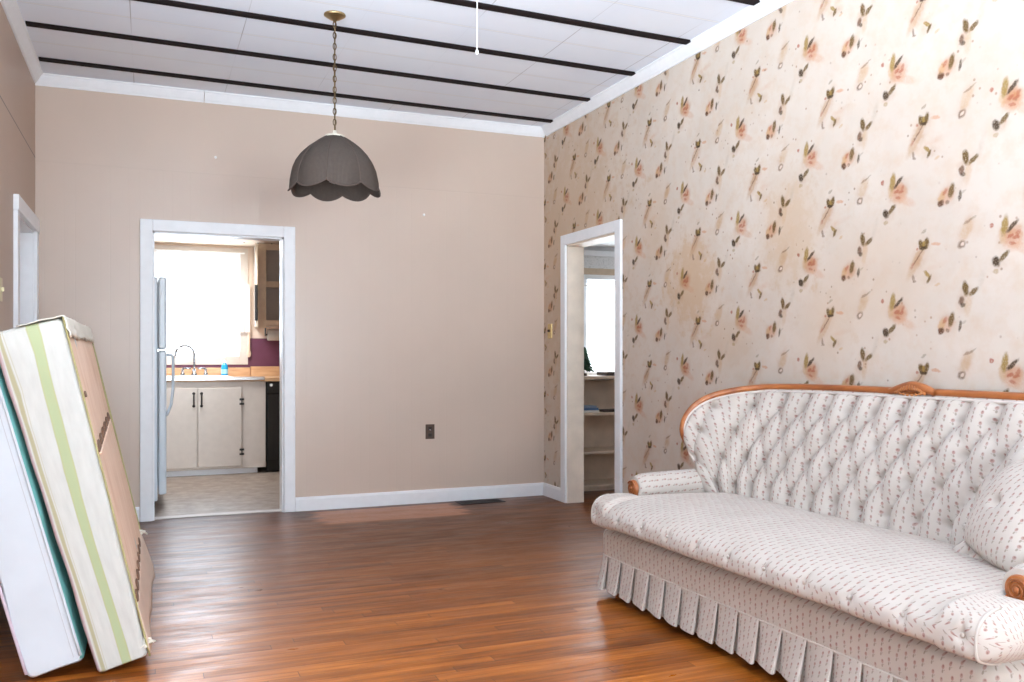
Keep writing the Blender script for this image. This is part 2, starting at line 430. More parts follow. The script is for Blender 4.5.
def mat_vinyl():
    t = NT('grey_vinyl'); co = t.objco()
    a, _ = t.noise(co, 9, 5, .7); b, _ = t.noise(t.vec('MULTIPLY', co, (3, 9, 1)), 2, 3)
    c = t.mix(t.rng(a, .35, .65, 0, 1), lin(118, 104, 92), lin(158, 143, 130))
    c = t.mix(t.rng(b, .5, .7, 0, .4), c, lin(122, 104, 92))
    t.bsdf(c, .42, 0, t.bump(a, .1, .002), .5); return t.m

def mat_speckle():
    t = NT('speckled_tile'); co = t.objco(); a, _ = t.noise(co, 120, 2)
    c = t.mix(t.rng(a, .6, .66, 0, 1), lin(222, 222, 222), lin(170, 170, 168)); t.bsdf(c, .8); return t.m

def mat_shade():
    t = NT('brown_pleated_cloth'); U, V, _ = t.xyz(t.uv())
    w = t.math('SINE', t.math('MULTIPLY', U, 900.0)); f, _ = t.noise(t.uv(), 60, 3)
    c = t.mix(t.rng(w, -1, 1, 0, 1), lin(66, 58, 53), lin(88, 78, 71)); c = t.mix(t.rng(f, .4, .7, 0, .4), c, lin(68, 58, 54))
    b = t.bsdf(c, .85, 0, t.bump(w, .25, .002), .2); return t.m

M = dict(
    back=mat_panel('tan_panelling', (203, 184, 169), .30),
    left=mat_panel('tan_panelling_side', (186, 162, 144), .45, 'x', 2.49, .25),  # same tan paint; the side wall's weaker light is put into a darker colour
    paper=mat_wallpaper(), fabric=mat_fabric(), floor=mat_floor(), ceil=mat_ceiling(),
    white=simple('white_gloss_paint', (236, 238, 241), .35, var=.02), cream=simple('cream_paint', (230, 215, 198), .5, var=.07, scale=9),
    batten=simple('dark_brown_batten', (26, 16, 17), .8, spec=.2), rail=mat_wood('honey_wood', (138, 76, 38), (178, 108, 58), .28, (14, 3, 14)),
    railin=simple('fabric_shadow', (206, 196, 188), .9),  # plain pale cloth for the piping under the top rail
    stripes=mat_stripes(), dust=mat_dustcover(), capc=mat_cloth('worn_white_cloth', (226, 221, 208)), olive=mat_cloth('olive_piping', (176, 166, 118)),
    ticking=mat_cloth('white_mattress_ticking', (214, 220, 226)), teal=mat_cloth('teal_mattress_cloth', (128, 196, 190)), hole=simple('dark_hole', (122, 92, 72), .9),
    lilac=mat_cloth('lilac_binding', (214, 196, 208)),
    shade=mat_shade(), braid=mat_cloth('brown_braid', (88, 76, 70)), brass=simple('aged_brass', (178, 156, 116), .38, 1), chain=simple('bronze_chain', (110, 92, 66), .38, 1), finial=simple('pale_cap', (214, 206, 190), .5),
    kit=simple('kitchen_wall_paint', (226, 206, 188), .6, var=.03), plum=simple('plum_paint', (98, 50, 72), .45, var=.05), kcab=simple('greige_cabinet_paint', (204, 194, 184), .45, var=.03),
    butcher=mat_wood('butcher_block', (186, 140, 100), (216, 176, 134), .45, (3, 20, 20)), steel=simple('brushed_steel', (196, 196, 196), .25, 1), chrome=simple('chrome', (150, 152, 156), .12, 1, var=.0),
    black=simple('black_appliance', (14, 16, 18), .2, var=.1), blackm=simple('black_iron', (26, 22, 20), .45), fridge=simple('bluish_white_enamel', (214, 226, 236), .25, var=.01),
    vinyl=mat_vinyl(), sheer=mat_cloth('sheer_curtain', (250, 250, 250), .9, .5), glass=mat_glass(), kceil=simple('kitchen_ceiling_board', (214, 196, 176), .7, var=.04),
    glow=mat_emit('lamp_diffuser', (255, 252, 245), 3.0), soap=simple('blue_soap', (40, 150, 200), .15), wplastic=simple('white_plastic', (236, 236, 234), .35, var=.01),
    speck=mat_speckle(), shelf=simple('worn_cream_paint', (218, 196, 174), .55, var=.1, scale=7), pine=simple('artificial_pine', (34, 70, 46), .8, var=.25), navy=simple('blue_book_cover', (84, 112, 150), .5), paperw=simple('page_paper', (224, 220, 210), .8), dk=simple('dark_tray', (62, 48, 42), .5),
    outlet=simple('brown_plate', (78, 60, 48), .4), ivory=simple('ivory_plastic', (214, 200, 160), .35, var=.02), vent=simple('dark_vent_metal', (44, 34, 32), .45), greypl=simple('grey_towel_box', (176, 168, 160), .6),
    beigewall=simple('sunroom_paint', (214, 216, 218), .6, var=.02), tanbd=simple('tan_trim_paint', (196, 176, 154), .55),
)

# ------------------------------------------------------------------ room shell
XL, XR, YB, YF, ZC = -.70, 3.05, 6.70, -2.3, 3.05
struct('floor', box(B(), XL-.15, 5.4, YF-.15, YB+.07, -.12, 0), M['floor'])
struct('floor_kitchen', box(B(), -1.6, 2.6, YB+.07, 9.75, -.12, .001), M['vinyl'])
struct('trim_1', box(B(), .03, .93, YB+.02, YB+.11, 0, .008, .003), simple('pale_threshold', (190, 182, 178), .5))
struct('ceiling', box(B(), XL-.15, XR+.13, YF-.15, YB+.13, ZC, ZC+.12), M['ceil'])

def wall_y(name, y0, y1, x0, x1, z1, holes, mat):
    """wall whose face is at constant y, with rectangular holes (x0,x1,z0,z1) left to right"""
    bm = B(); x = x0
    for (a, b, c, d) in holes:
        box(bm, x, a, y0, y1, 0, z1)
        if c > 0: box(bm, a, b, y0, y1, 0, c)
        box(bm, a, b, y0, y1, d, z1); x = b
    box(bm, x, x1, y0, y1, 0, z1)
    return struct(name, bm, mat)
def wall_x(name, x0, x1, y0, y1, z1, holes, mat):
    bm = B(); y = y0
    for (a, b, c, d) in holes:
        box(bm, x0, x1, y, a, 0, z1)
        if c > 0: box(bm, x0, x1, a, b, 0, c)
        box(bm, x0, x1, a, b, d, z1); y = b
    box(bm, x0, x1, y, y1, 0, z1)
    return struct(name, bm, mat)
DK0, DK1, DZ = .03, .93, 2.035          # kitchen doorway
wall_y('wall_back', YB, YB+.13, XL-.15, XR, ZC, [(DK0, DK1, 0, DZ)], M['back'])
RD0, RD1 = 5.46, 6.26                    # doorway in the papered wall
wall_x('wall_right', XR, XR+.13, YF-.15, YB+.13, ZC, [(RD0, RD1, 0, 2.03)], M['paper'])
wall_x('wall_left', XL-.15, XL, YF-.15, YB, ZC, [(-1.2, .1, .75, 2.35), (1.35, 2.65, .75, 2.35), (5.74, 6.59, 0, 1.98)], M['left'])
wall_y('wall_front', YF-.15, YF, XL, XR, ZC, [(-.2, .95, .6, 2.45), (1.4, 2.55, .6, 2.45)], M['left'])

def window_unit(n, cx0, cx1, z0, z1, face, p, inward, cm=None):
    """a plain sash window in a wall at constant coordinate p (inside face); inward = +1/-1"""
    o = empty('window_%d' % n, ((cx0+cx1)/2, p, z0) if face == 'y' else (p, (cx0+cx1)/2, z0)); o['kind'] = 'structure'
    def bx(bm, a0, a1, d0, d1, c0, c1, bev=0):
        d0, d1 = sorted((p+inward*d0, p+inward*d1))
        return box(bm, a0, a1, d0, d1, c0, c1, bev) if face == 'y' else box(bm, d0, d1, a0, a1, c0, c1, bev)
    bm = B(); w = .085
    bx(bm, cx0-w, cx0, 0, .02, z0-w, z1+w, .003); bx(bm, cx1, cx1+w, 0, .02, z0-w, z1+w, .003)
    bx(bm, cx0, cx1, 0, .02, z1, z1+w, .003); bx(bm, cx0, cx1, 0, .02, z0-w, z0, .003)
    obj('casing', bm, cm or M['white'], o)
    bm = B(); s = .04; zm = (z0+z1)/2
    for (a0, a1, c0, c1) in ((cx0, cx0+s, z0, z1), (cx1-s, cx1, z0, z1), (cx0+s, cx1-s, z0, z0+s), (cx0+s, cx1-s, z1-s, z1), (cx0+s, cx1-s, zm-.02, zm+.02)):
        bx(bm, a0, a1, -.09, -.05, c0, c1)
    obj('sash', bm, M['white'], o)
    bm = B(); bx(bm, cx0+s, cx1-s, -.073, -.069, z0+s, z1-s); obj('pane', bm, M['glass'], o)
    return o
window_unit(1, -.2, .95, .6, 2.45, 'y', YF, 1)
window_unit(2, 1.4, 2.55, .6, 2.45, 'y', YF, 1)
window_unit(3, -1.2, .1, .75, 2.35, 'x', XL, 1)
window_unit(4, 1.35, 2.65, .75, 2.35, 'x', XL, 1)

# crown moulding and baseboards
def crown(n, a, b, side):
    cz, d = ZC-.075, .052
    pr = [(0, 0), (.010, 0), (.014, .010), (.020, .016), (.040, .052), (.044, .062), (d, .066), (d, .0745), (0, .0745)]
    if side == 'back': prism(bm := B(), [(YB-p, cz+q) for p, q in pr], a, b, 'x')
    elif side == 'left': prism(bm := B(), [(XL+p, cz+q) for p, q in pr], a, b, 'y')
    else: prism(bm := B(), [(XR-p, cz+q) for p, q in pr], a, b, 'y')
    return struct('trim_%d' % n, bm, M['white'])
crown(2, XL, .37, 'back'); crown(3, .374, XR, 'back'); crown(4, YF, YB-.058, 'left'); crown(5, YF, YB-.058, 'right')
def base(name, seg):
    bm = B()
    for (a, b, side) in seg:
        pr = [(0, 0), (.016, 0), (.016, .085), (.010, .10), (0, .104)]
        if side == 'back': prism(bm, [(YB-p, q) for p, q in pr], a, b, 'x')
        elif side == 'left': prism(bm, [(XL+p, q) for p, q in pr], a, b, 'y')
        else: prism(bm, [(XR-p, q) for p, q in pr], a, b, 'y')
    return struct(name, bm, M['white'])
base('baseboard_back', [(XL, -.055, 'back'), (1.015, XR, 'back')])
base('baseboard_left', [(YF, 5.64, 'left')]); base('baseboard_right', [(YF, 5.375, 'right'), (6.345, YB-.016, 'right')])
# dark battens across the ceiling tiles
for k in range(8):
    yr = 6.445-.647*k; a, b = XL+.06, XR-.02
    bm = B(); y0 = yr-.033*(b-a)
    vs = []
    for (x, y) in ((a, y0-.028), (b, yr-.028), (b, yr+.028), (a, y0+.028)):
        vs.append((bm.verts.new((x, y, ZC-.012)), bm.verts.new((x, y, ZC+.004))))
    for i in range(4):
        p, q = vs[i], vs[(i+1) % 4]; bm.faces.new((p[0], q[0], q[1], p[1]))
    bm.faces.new([v[0] for v in vs]); bm.faces.new([v[1] for v in vs][::-1])
    struct('trim_%d' % (6+k), bm, M['batten'])

# door casings
def casing_y(n, x0, x1, z1, y, w=.082, t=.022, kid=True):
    bm = B()
    box(bm, x0-w, x0, y-t, y, 0, z1+w, .004); box(bm, x1, x1+w, y-t, y, 0, z1+w, .004); box(bm, x0, x1, y-t, y, z1, z1+w, .004)
    # jamb lining
    box(bm, x0-.004, x0+.012, y, y+.13, 0, z1); box(bm, x1-.012, x1+.004, y, y+.13, 0, z1); box(bm, x0, x1, y, y+.13, z1-.012, z1+.002)
    return struct('door_%d' % n, bm, M['white'])
casing_y(1, DK0, DK1, DZ, YB)
# doorway in the papered wall: white casing with a cream lining
bm = B(); w, t_ = .08, .022
box(bm, XR-t_, XR, RD0-w, RD0, 0, 2.03+w, .004); box(bm, XR-t_, XR, RD1, RD1+w, 0, 2.03+w, .004); box(bm, XR-t_, XR, RD0, RD1, 2.03, 2.03+w, .004)
d2 = struct('door_2', bm, M['white'])
bm = B()
box(bm, XR-.004, XR+.14, RD0-.004, RD0+.014, 0, 2.03); box(bm, XR-.004, XR+.14, RD1-.014, RD1+.004, 0, 2.03); box(bm, XR-.004, XR+.14, RD0, RD1, 2.016, 2.034)
obj('jamb_lining', bm, M['cream'], d2)
# open doorway in the left wall; unseen slab added to keep sky light out
bm = B(); y0, y1, zt = 5.74, 6.59, 1.98
box(bm, XL, XL+.024, y0-.09, y0, 0, zt, .004); box(bm, XL, XL+.024, y1, y1+.09, 0, zt, .004); box(bm, XL, XL+.03, y0-.096, y1+.094, zt, zt+.09, .004)
d3 = struct('door_3', bm, M['white'])
bm = B(); box(bm, XL-.148, XL-.11, y0+.004, y1-.004, .01, zt-.004, .003)
obj('door_leaf', bm, M['white'], d3)
bm = B(); box(bm, XL-.15, XL+.002, y0-.004, y0+.012, 0, zt); box(bm, XL-.15, XL+.002, y1-.012, y1+.004, 0, zt); box(bm, XL-.15, XL+.002, y0+.012, y1-.012, zt-.012, zt+.004)
obj('jamb_lining', bm, M['white'], d3)

# ------------------------------------------------------------------ kitchen
KX0, KX1, KY, KZ = -1.5, 2.5, 9.6, 2.30
WX0, WX1, WZ0, WZ1 = .02, .88, 1.15, 2.19
wall_y('wall_kitchen_far', KY, KY+.13, KX0, KX1, KZ, [(WX0, WX1, WZ0, WZ1)], M['kit'])
struct('wall_kitchen_left', box(B(), KX0-.1, KX0, YB+.13, KY+.13, 0, KZ), M['kit'])
struct('wall_kitchen_right', box(B(), KX1, KX1+.1, YB+.13, KY+.13, 0, KZ), M['plum'])
struct('wall_kitchen_near', (lambda b: (box(b, KX0, DK0, YB+.132, YB+.15, 0, KZ), box(b, DK1, KX1, YB+.132, YB+.15, 0, KZ), box(b, DK0, DK1, YB+.132, YB+.15, DZ, KZ), b)[-1])(B()), M['kit'])
struct('ceiling_kitchen', box(B(), KX0-.1, KX1+.1, YB+.13, KY+.13, KZ, KZ+.1), M['kceil'])
bm = B(); box(bm, KX0, WX0-.085, KY-.012, KY, .95, 1.34); box(bm, WX1+.085, KX1, KY-.012, KY, .95, 1.34); box(bm, WX0-.085, WX1+.085, KY-.012, KY, .95, 1.07)
struct('trim_20', bm, M['plum'])
bm = B()
for k in range(10): ball(bm, (-.05+k*.135, 9.25, KZ-.002), .009, (1, 1, .5), u=8, v=5)
struct('trim_21', bm, M['blackm'])
window_unit(5, WX0, WX1, WZ0, WZ1, 'y', KY, -1, M['kcab'])

# base cabinet with two doors, worktop, dishwasher
CY = 9.0
c = empty('base_cabinet', (.35, 9.3, 0), 'greige painted sink base cabinet under the kitchen window', 'cabinet')
bm = B(); box(bm, -.7, 1.075, CY, 9.58, .058, .905, .003); obj('body', bm, M['kcab'], c)
bm = B(); box(bm, -.7, 1.0, CY+.045, CY+.065, .0015, .058); obj('toe_board', bm, M['white'], c)
for (a, b, hx) in ((.045, .436, .405), (.444, .845, .475)):
    d = obj('door', box(B(), a, b, CY-.02, CY-.001, .082, .845, .004), M['kcab'], c)
    bm = B(); tube(bm, [(hx, CY-.022, .68), (hx, CY-.045, .695), (hx, CY-.048, .735), (hx, CY-.045, .775), (hx, CY-.022, .79)], .007, 8)
    ball(bm, (hx, CY-.022, .675), .014, (1, .5, 1)); ball(bm, (hx, CY-.022, .795), .014, (1, .5, 1))
    obj('handle', bm, M['blackm'], d)
    if a > .2:
        for hz in (.22, .71):
            bm = B(); box(bm, .842, .852, CY-.026, CY-.002, hz-.03, hz+.03, .003)
            for s in (-1, 1):
                box(bm, .847-.022, .847+.022, CY-.024, CY-.019, hz+s*.022-.010, hz+s*.022+.010, .003)
            obj('hinge', bm, M['blackm'], d)
w_ = empty('kitchen_worktop', (.6, 9.3, .905), 'tan laminate kitchen worktop with pale metal edging', 'worktop')
obj('slab', box(B(), -.7, 1.9, CY-.005, 9.586, .906, .942, .003), M['butcher'], w_)
obj('edge_strip', box(B(), -.7, 1.062, CY-.03, CY-.006, .918, .952, .004), M['steel'], w_)
obj('edge_strip', box(B(), 1.066, 1.9, CY-.03, CY-.006, .905, .944, .004), M['butcher'], w_)
obj('upstand', box(B(), -.7, .985, 9.555, 9.586, .943, 1.035, .003), M['butcher'], w_)
obj('upstand', box(B(), .99, 1.9, 9.555, 9.586, .943, 1.045, .003), M['butcher'], w_)
s_ = empty('kitchen_sink', (.4, 9.25, .943), 'white sink set into the worktop under the kitchen window', 'sink')
bm = B()
box(bm, .08, .13, 9.06, 9.50, .943, .957, .004); box(bm, .70, .75, 9.06, 9.50, .943, .957, .004); box(bm, .13, .70, 9.06, 9.10, .943, .957, .004); box(bm, .13, .70, 9.40, 9.50, .943, .957, .004)
obj('rim', bm, M['wplastic'], s_)
obj('bowl', box(B(), .13, .70, 9.10, 9.40, .943, .946), M['steel'], s_)
f_ = empty('kitchen_faucet', (.43, 9.45, .957), 'chrome gooseneck faucet with two levers behind the sink', 'faucet')
bm = B(); lathe(bm, [(.03, .957), (.028, .975), (.018, .985), (.016, 1.02)], (.43, 9.45, 0))
obj('base', bm, M['chrome'], f_, smooth=True)
pth = [(.43, 9.45, 1.0), (.43, 9.45, 1.10), (.43, 9.45, 1.17)]
for k in range(1, 10):
    a = PI*k/9; pth.append((.43-.09+.09*math.cos(a), 9.45-.10*(1-math.cos(a))/2, 1.17+.09*math.sin(a)))
pth.append((.25, 9.35, 1.14)); bm = B(); tube(bm, pth, .011, 10); obj('spout', bm, M['chrome'], f_, smooth=True)
for s in (-1, 1):
    x = .43+s*.11
    bm = B(); lathe(bm, [(.022, .957), (.02, .985), (.012, .99), (.011, 1.03)], (x, 9.45, 0), seg=14); tube(bm, [(x, 9.45, 1.028), (x-s*.03, 9.44, 1.032), (x-s*.075, 9.42, 1.028)], .008, 8)
    obj('lever', bm, M['chrome'], f_, smooth=True)
sp = empty('soap_bottle', (.72, 9.42, .957), 'blue liquid soap bottle with white pump beside the faucet', 'bottle')
bm = B(); lathe(bm, [(.03, .958), (.034, .962), (.034, 1.03), (.03, 1.06), (.016, 1.08), (.014, 1.085)], (.72, 9.42, 0), seg=20); obj('bottle_body', bm, M['soap'], sp, smooth=True)
bm = B(); lathe(bm, [(.016, 1.085), (.016, 1.10), (.006, 1.105), (.006, 1.13), (.014, 1.132), (.014, 1.142)], (.72, 9.42, 0), seg=14); tube(bm, [(.72, 9.42, 1.137), (.69, 9.40, 1.137), (.68, 9.395, 1.128)], .005, 8); obj('pump', bm, M['wplastic'], sp, smooth=True)
bm = B(); lathe(bm, [(.0345, .975), (.0347, .98), (.0347, 1.015), (.0345, 1.02)], (.72, 9.42, 0), seg=20, caps=False); obj('sticker', bm, simple('pale_sticker', (150, 205, 225), .4), sp, smooth=True)
dw = empty('dishwasher', (1.38, 9.28, 0), 'black dishwasher under the right end of the worktop', 'dishwasher')
obj('body', box(B(), 1.085, 1.68, CY+.02, 9.58, .10, .90, .003), M['black'], dw)
obj('door', box(B(), 1.088, 1.677, CY-.015, CY+.018, .12, .78, .006), M['black'], dw)
p_ = obj('control_panel', box(B(), 1.088, 1.677, CY-.02, CY+.018, .785, .90, .006), M['black'], dw)
bm = B(); lathe(bm, [(.014, CY-.028), (.014, CY-.021), (.012, CY-.02)], (1.125, 0, .868), 'y', 14); obj('knob', bm, M['wplastic'], p_)
obj('toe_panel', box(B(), 1.09, 1.675, CY+.06, CY+.075, .0015, .11), M['black'], dw)

# wall cupboard: open fronted, one door swung open
R6 = math.radians(-6.3)
u_ = empty('wall_cupboard', (1.4, 9.43, 1.42), 'cream wall cupboard with open shelves beside the kitchen window', 'cupboard')
UX0, UX1, UY0, UY1, UZ0, UZ1 = 1.025, 1.95, 9.27, 9.585, 1.46, 2.295
bm = B(); box(bm, UX0, UX0+.02, UY0, UY1, UZ0, UZ1); box(bm, UX1-.02, UX1, UY0, UY1, UZ0, UZ1); box(bm, UX0+.02, UX1-.02, UY1-.012, UY1, UZ0, UZ1); box(bm, UX0+.02, UX1-.02, UY0, UY1-.012, UZ0, UZ0+.02); box(bm, UX0+.02, UX1-.02, UY0, UY1-.012, UZ1-.02, UZ1)
obj('carcass', bm, M['kcab'], u_)
bm = B(); box(bm, UX0, UX0+.085, UY0-.02, UY0, UZ0-.02, UZ1); box(bm, UX1-.07, UX1, UY0-.02, UY0, UZ0, UZ1); box(bm, UX0+.085, UX1-.07, UY0-.02, UY0, UZ1-.06, UZ1); box(bm, UX0+.085, UX1-.07, UY0-.02, UY0, UZ0, UZ0+.06); box(bm, UX0+.085, UX1-.07, UY0-.02, UY0, 1.855, 1.915)
obj('face_frame', bm, simple('cream_cupboard_paint', (222, 200, 172), .5), u_)
obj('shelf', box(B(), UX0+.02, UX1-.02, UY0, UY1-.012, 1.865, 1.885), M['kcab'], u_)
DM = Matrix.Translation((UX0-.012, UY0-.022, 0)) @ Matrix.Rotation(R6, 4, 'Z') @ Matrix.Translation((-UX0+.012, -UY0+.022, 0))
dr = obj('door', box(B(), UX0-.022, UX0-.002, UY0-.37, UY0-.022, UZ0-.02, UZ1-.04, .003, M=DM), simple('cream_cupboard_edge', (232, 214, 190), .5), u_)
for hz in (1.60, 1.80):
    obj('hinge', box(B(), UX0-.026, UX0+.0, UY0-.06, UY0-.0215, hz-.04, hz+.04, .004), M['blackm'], dr)
bm = B(); box(bm, UX0-.026, UX0+.002, UY0-.385, UY0-.371, 1.50, 1.60, .003, M=DM); box(bm, UX0-.026, UX0+.002, UY0-.385, UY0-.371, 1.60, 1.85, .003, M=DM); obj('edge_pull', bm, M['blackm'], dr)
tag(obj('wooden_spatula', (lambda b: (tube(b, [(.972, 9.56, 1.46), (.972, 9.56, 1.2)], lambda s: .011+.004*s, 8, flat=.6), ball(b, (.972, 9.56, 1.18), .022, (1, .4, 1.8)), b)[-1])(B()), simple('pale_utensil_wood', (222, 196, 172), .6), loc=(.972, 9.56, 1.3)), 'pale wooden spatula hanging against the plum kitchen wall', 'utensil')
tb = empty('paper_towel_holder', (1.28, 9.4, 1.3), 'grey paper towel roll hung beneath the wall cupboard', 'paper towel')
bm = B(); lathe(bm, [(.02, 1.14), (.06, 1.142), (.06, 1.37), (.02, 1.372)], (0, 9.40, 1.375), 'x', 20); obj('towel_roll', bm, M['greypl'], tb, smooth=True)
bm = B(); box(bm, 1.115, 1.125, 9.37, 9.43, 1.36, 1.458, .003); box(bm, 1.385, 1.395, 9.37, 9.43, 1.36, 1.458, .003); tube(bm, [(1.12, 9.4, 1.375), (1.39, 9.4, 1.375)], .008, 8); obj('bracket', bm, M['blackm'], tb)

# refrigerator seen edge-on inside the doorway
fr = empty('refrigerator', (-.28, 7.62, 0), 'bluish white refrigerator standing just inside the kitchen doorway', 'refrigerator')
obj('body', box(B(), -.68, .068, 7.24, 7.99, .05, 1.76, .012), M['fridge'], fr)
fd = obj('door', box(B(), .072, .13, 7.235, 7.995, .10, 1.20, .014), M['fridge'], fr)
bm = B(); tube(bm, [(.13, 7.29, 1.165), (.168, 7.29, 1.165), (.178, 7.29, 1.15), (.180, 7.29, 1.05), (.178, 7.29, .90), (.164, 7.29, .78), (.13, 7.29, .70)], .011, 10); obj('handle', bm, M['fridge'], fd, smooth=True)
obj('freezer_door', box(B(), .072, .13, 7.235, 7.995, 1.21, 1.76, .014), M['fridge'], fr)
obj('kick_plate', box(B(), .03, .05, 7.26, 7.97, .03, .095), simple('dark_grey_grille', (70, 74, 80), .5), fr)
for (x, y) in ((.0, 7.28), (.0, 7.95), (-.62, 7.28), (-.62, 7.95)):
    bm = B(); lathe(bm, [(.02, .002), (.022, .01), (.012, .014), (.012, .055)], (x, y, 0), seg=12); obj('foot', bm, M['blackm'], fr)
# curtain
cu = empty('kitchen_curtain', (.45, KY-.05, 2.27), 'white sheer curtain glowing over the kitchen window', 'curtain')
bm = B()
def CP(i, j):
    t, v = i/80, j/20; wx = .0+.055*sm(.62, .72, 1-v) if True else 0
    x = -.02+.905*t; z = 2.215-1.02*v
    return Vector((x, KY-.045+.012*math.sin(t*70)+.006*math.sin(t*31+v*2), z))
surf(bm, CP, 81, 21); obj('drape', bm, M['sheer'], cu)
bm = B()
surf(bm, lambda i, j: Vector((.855+.125*i/14, KY-.06+.007*math.sin(i*1.6), 1.90-.50*j/8)), 15, 9); obj('tieback_tier', bm, mat_cloth('pale_curtain_tier', (228, 218, 212), .9), cu)
bm = B(); tube(bm, [(-.06, KY-.045, 2.222), (.93, KY-.045, 2.222)], .008, 8); obj('rod', bm, M['wplastic'], cu)
# ceiling lights in the kitchen
kl = empty('flush_ceiling_light', (.37, 8.6, KZ), 'round flush ceiling light glowing above the kitchen floor', 'ceiling light')
bm = B(); lathe(bm, [(.12, KZ-.001), (.40, KZ-.004), (.40, KZ-.02)], (.37, 8.6, 0), seg=40); obj('rim', bm, M['wplastic'], kl)
bm = B(); lathe(bm, [(.39, KZ-.021), (.37, KZ-.05), (.25, KZ-.075), (.03, KZ-.085)], (.37, 8.6, 0), seg=40); obj('diffuser', bm, M['glow'], kl, smooth=True)
lh = empty('lampholder', (.57, 9.02, KZ), 'small porcelain lampholder on the kitchen ceiling without bulb', 'lampholder')
bm = B(); lathe(bm, [(.05, KZ-.001), (.055, KZ-.008), (.04, KZ-.02), (.025, KZ-.03), (.022, KZ-.045)], (.57, 9.02, 0), seg=20); obj('holder', bm, M['wplastic'], lh, smooth=True)
bm = B(); lathe(bm, [(.014, KZ-.052), (.016, KZ-.0455)], (.57, 9.02, 0), seg=14); obj('socket', bm, M['blackm'], lh)

# ------------------------------------------------------------------ sunroom seen through the right doorway
SX0, SX1, SY0, SY1, SZ = XR+.13, 5.3, 4.4, 7.05, 2.14
wall_y('wall_sunroom_far', SY1, SY1+.12, SX0, SX1, SZ, [(3.62, 4.45, 1.02, 1.84)], M['beigewall'])
struct('wall_sunroom_right', box(B(), SX1, SX1+.1, SY0-.1, SY1+.12, 0, SZ), M['beigewall'])
struct('wall_sunroom_near', box(B(), SX0, SX1, SY0-.1, SY0, 0, SZ), M['beigewall'])
struct('ceiling_sunroom', box(B(), SX0, SX1+.1, SY0-.1, SY1+.12, SZ, SZ+.1), M['speck'])
struct('trim_22', box(B(), SX0, SX1, SY1-.03, SY1, 2.05, 2.10, .004), M['white'])
struct('trim_23', box(B(), SX0, SX1, SY1-.035, SY1, 1.885, 1.94, .004), M['tanbd'])
struct('trim_24', box(B(), SX0, SX1, SY1-.012, SY1, 1.94, 2.05), M['speck'])
window_unit(6, 3.62, 4.45, 1.02, 1.84, 'y', SY1, -1)
lc = empty('lace_curtain', (4.0, SY1-.06, 1.78), 'white lace curtain hanging in the sunroom window above shelves', 'curtain')
bm = B(); surf(bm, lambda i, j: Vector((3.60+.88*i/70, SY1-.05+.010*math.sin(i*.9), 1.775-.755*j/10-(.012*abs(math.sin(i*.45)) if j == 10 else 0))), 71, 11); obj('lace_panel', bm, M['sheer'], lc)
bm = B(); tube(bm, [(3.55, SY1-.05, 1.78), (4.52, SY1-.05, 1.78)], .006, 8); obj('rod', bm, M['wplastic'], lc)
sh = empty('bookshelf', (3.9, 6.87, 0), 'low cream painted bookshelf under the sunroom window', 'bookshelf')
HX0, HX1, HY0, HY1 = 3.20, 4.45, 6.70, 7.045
bm = B(); box(bm, HX0, HX0+.025, HY0+.01, HY1, .002, .955); box(bm, HX1-.025, HX1, HY0+.01, HY1, .002, .955); box(bm, HX0+.025, HX1-.025, HY1-.015, HY1, .002, .955); box(bm, HX0+.025, HX1-.025, HY0+.03, HY0+.045, .002, .03)
obj('carcass', bm, M['shelf'], sh)
obj('top', box(B(), HX0-.01, HX1+.01, HY0-.01, HY1, .956, .985, .004), M['shelf'], sh)
for z in (.03, .318, .648): obj('shelf', box(B(), HX0+.025, HX1-.025, HY0+.005, HY1-.016, z, z+.024, .003), M['shelf'], sh)
tr = empty('christmas_tree', (3.49, 6.84, .985), 'tiny artificial christmas tree on the sunroom shelf top', 'christmas tree')
bm = B(); lathe(bm, [(.028, .986), (.03, .99), (.03, 1.006), (.008, 1.010), (.006, 1.19)], (3.49, 6.84, 0), seg=12); obj('trunk', bm, M['dk'], tr)
bm = B()
for k in range(7):
    z = 1.03+k*.028; r = .088*(1-k/8)+.006
    for i in range(9):
        a = 2*PI*i/9+k*.5; d = Vector((math.cos(a), math.sin(a), 0))
        tube(bm, [Vector((3.49, 6.84, z+.024)), Vector((3.49, 6.84, z+.012))+d*r*.6, Vector((3.49, 6.84, z-.008))+d*r], lambda s: .012*(1-s)+.005, 5)
obj('branches', bm, M['pine'], tr)
tag(obj('dark_tray', (lambda b: (box(b, 3.66, 3.92, 6.73, 6.92, .986, .996, .003), box(b, 3.66, 3.67, 6.73, 6.92, .996, 1.016, .002), box(b, 3.91, 3.92, 6.73, 6.92, .996, 1.016, .002), box(b, 3.67, 3.91, 6.73, 6.74, .996, 1.016, .002), box(b, 3.67, 3.91, 6.91, 6.92, .996, 1.016, .002), b)[-1])(B()), M['dk'], loc=(3.79, 6.82, .986)), 'dark shallow tray on the sunroom shelf top', 'tray')
def book(x0, x1, y0, y1, z, h, cover, label, grp=None):
    o = empty('book', ((x0+x1)/2, (y0+y1)/2, z), label, 'book', grp)
    bm = B(); box(bm, x0, x1, y0, y1, z, z+.003); box(bm, x0, x1, y0, y1, z+h-.003, z+h); box(bm, x0, x1, y0, y0+.003, z+.003, z+h-.003); obj('cover', bm, cover, o)
    obj('pages', box(B(), x0+.004, x1-.004, y0+.003, y1-.004, z+.003, z+h-.003), M['paperw'], o)
z0 = .6725
book(3.36, 3.585, 6.73, 6.88, z0, .018, M['paperw'], 'pale book lying lowest of the stack on the middle shelf', 'stacked books')
book(3.37, 3.58, 6.735, 6.88, z0+.0185, .022, M['navy'], 'blue book lying second in the stack on the middle shelf', 'stacked books')
book(3.365, 3.56, 6.73, 6.87, z0+.041, .016, simple('grey_blue_cover', (130, 148, 170), .5), 'grey blue book lying topmost on the middle shelf stack', 'stacked books')
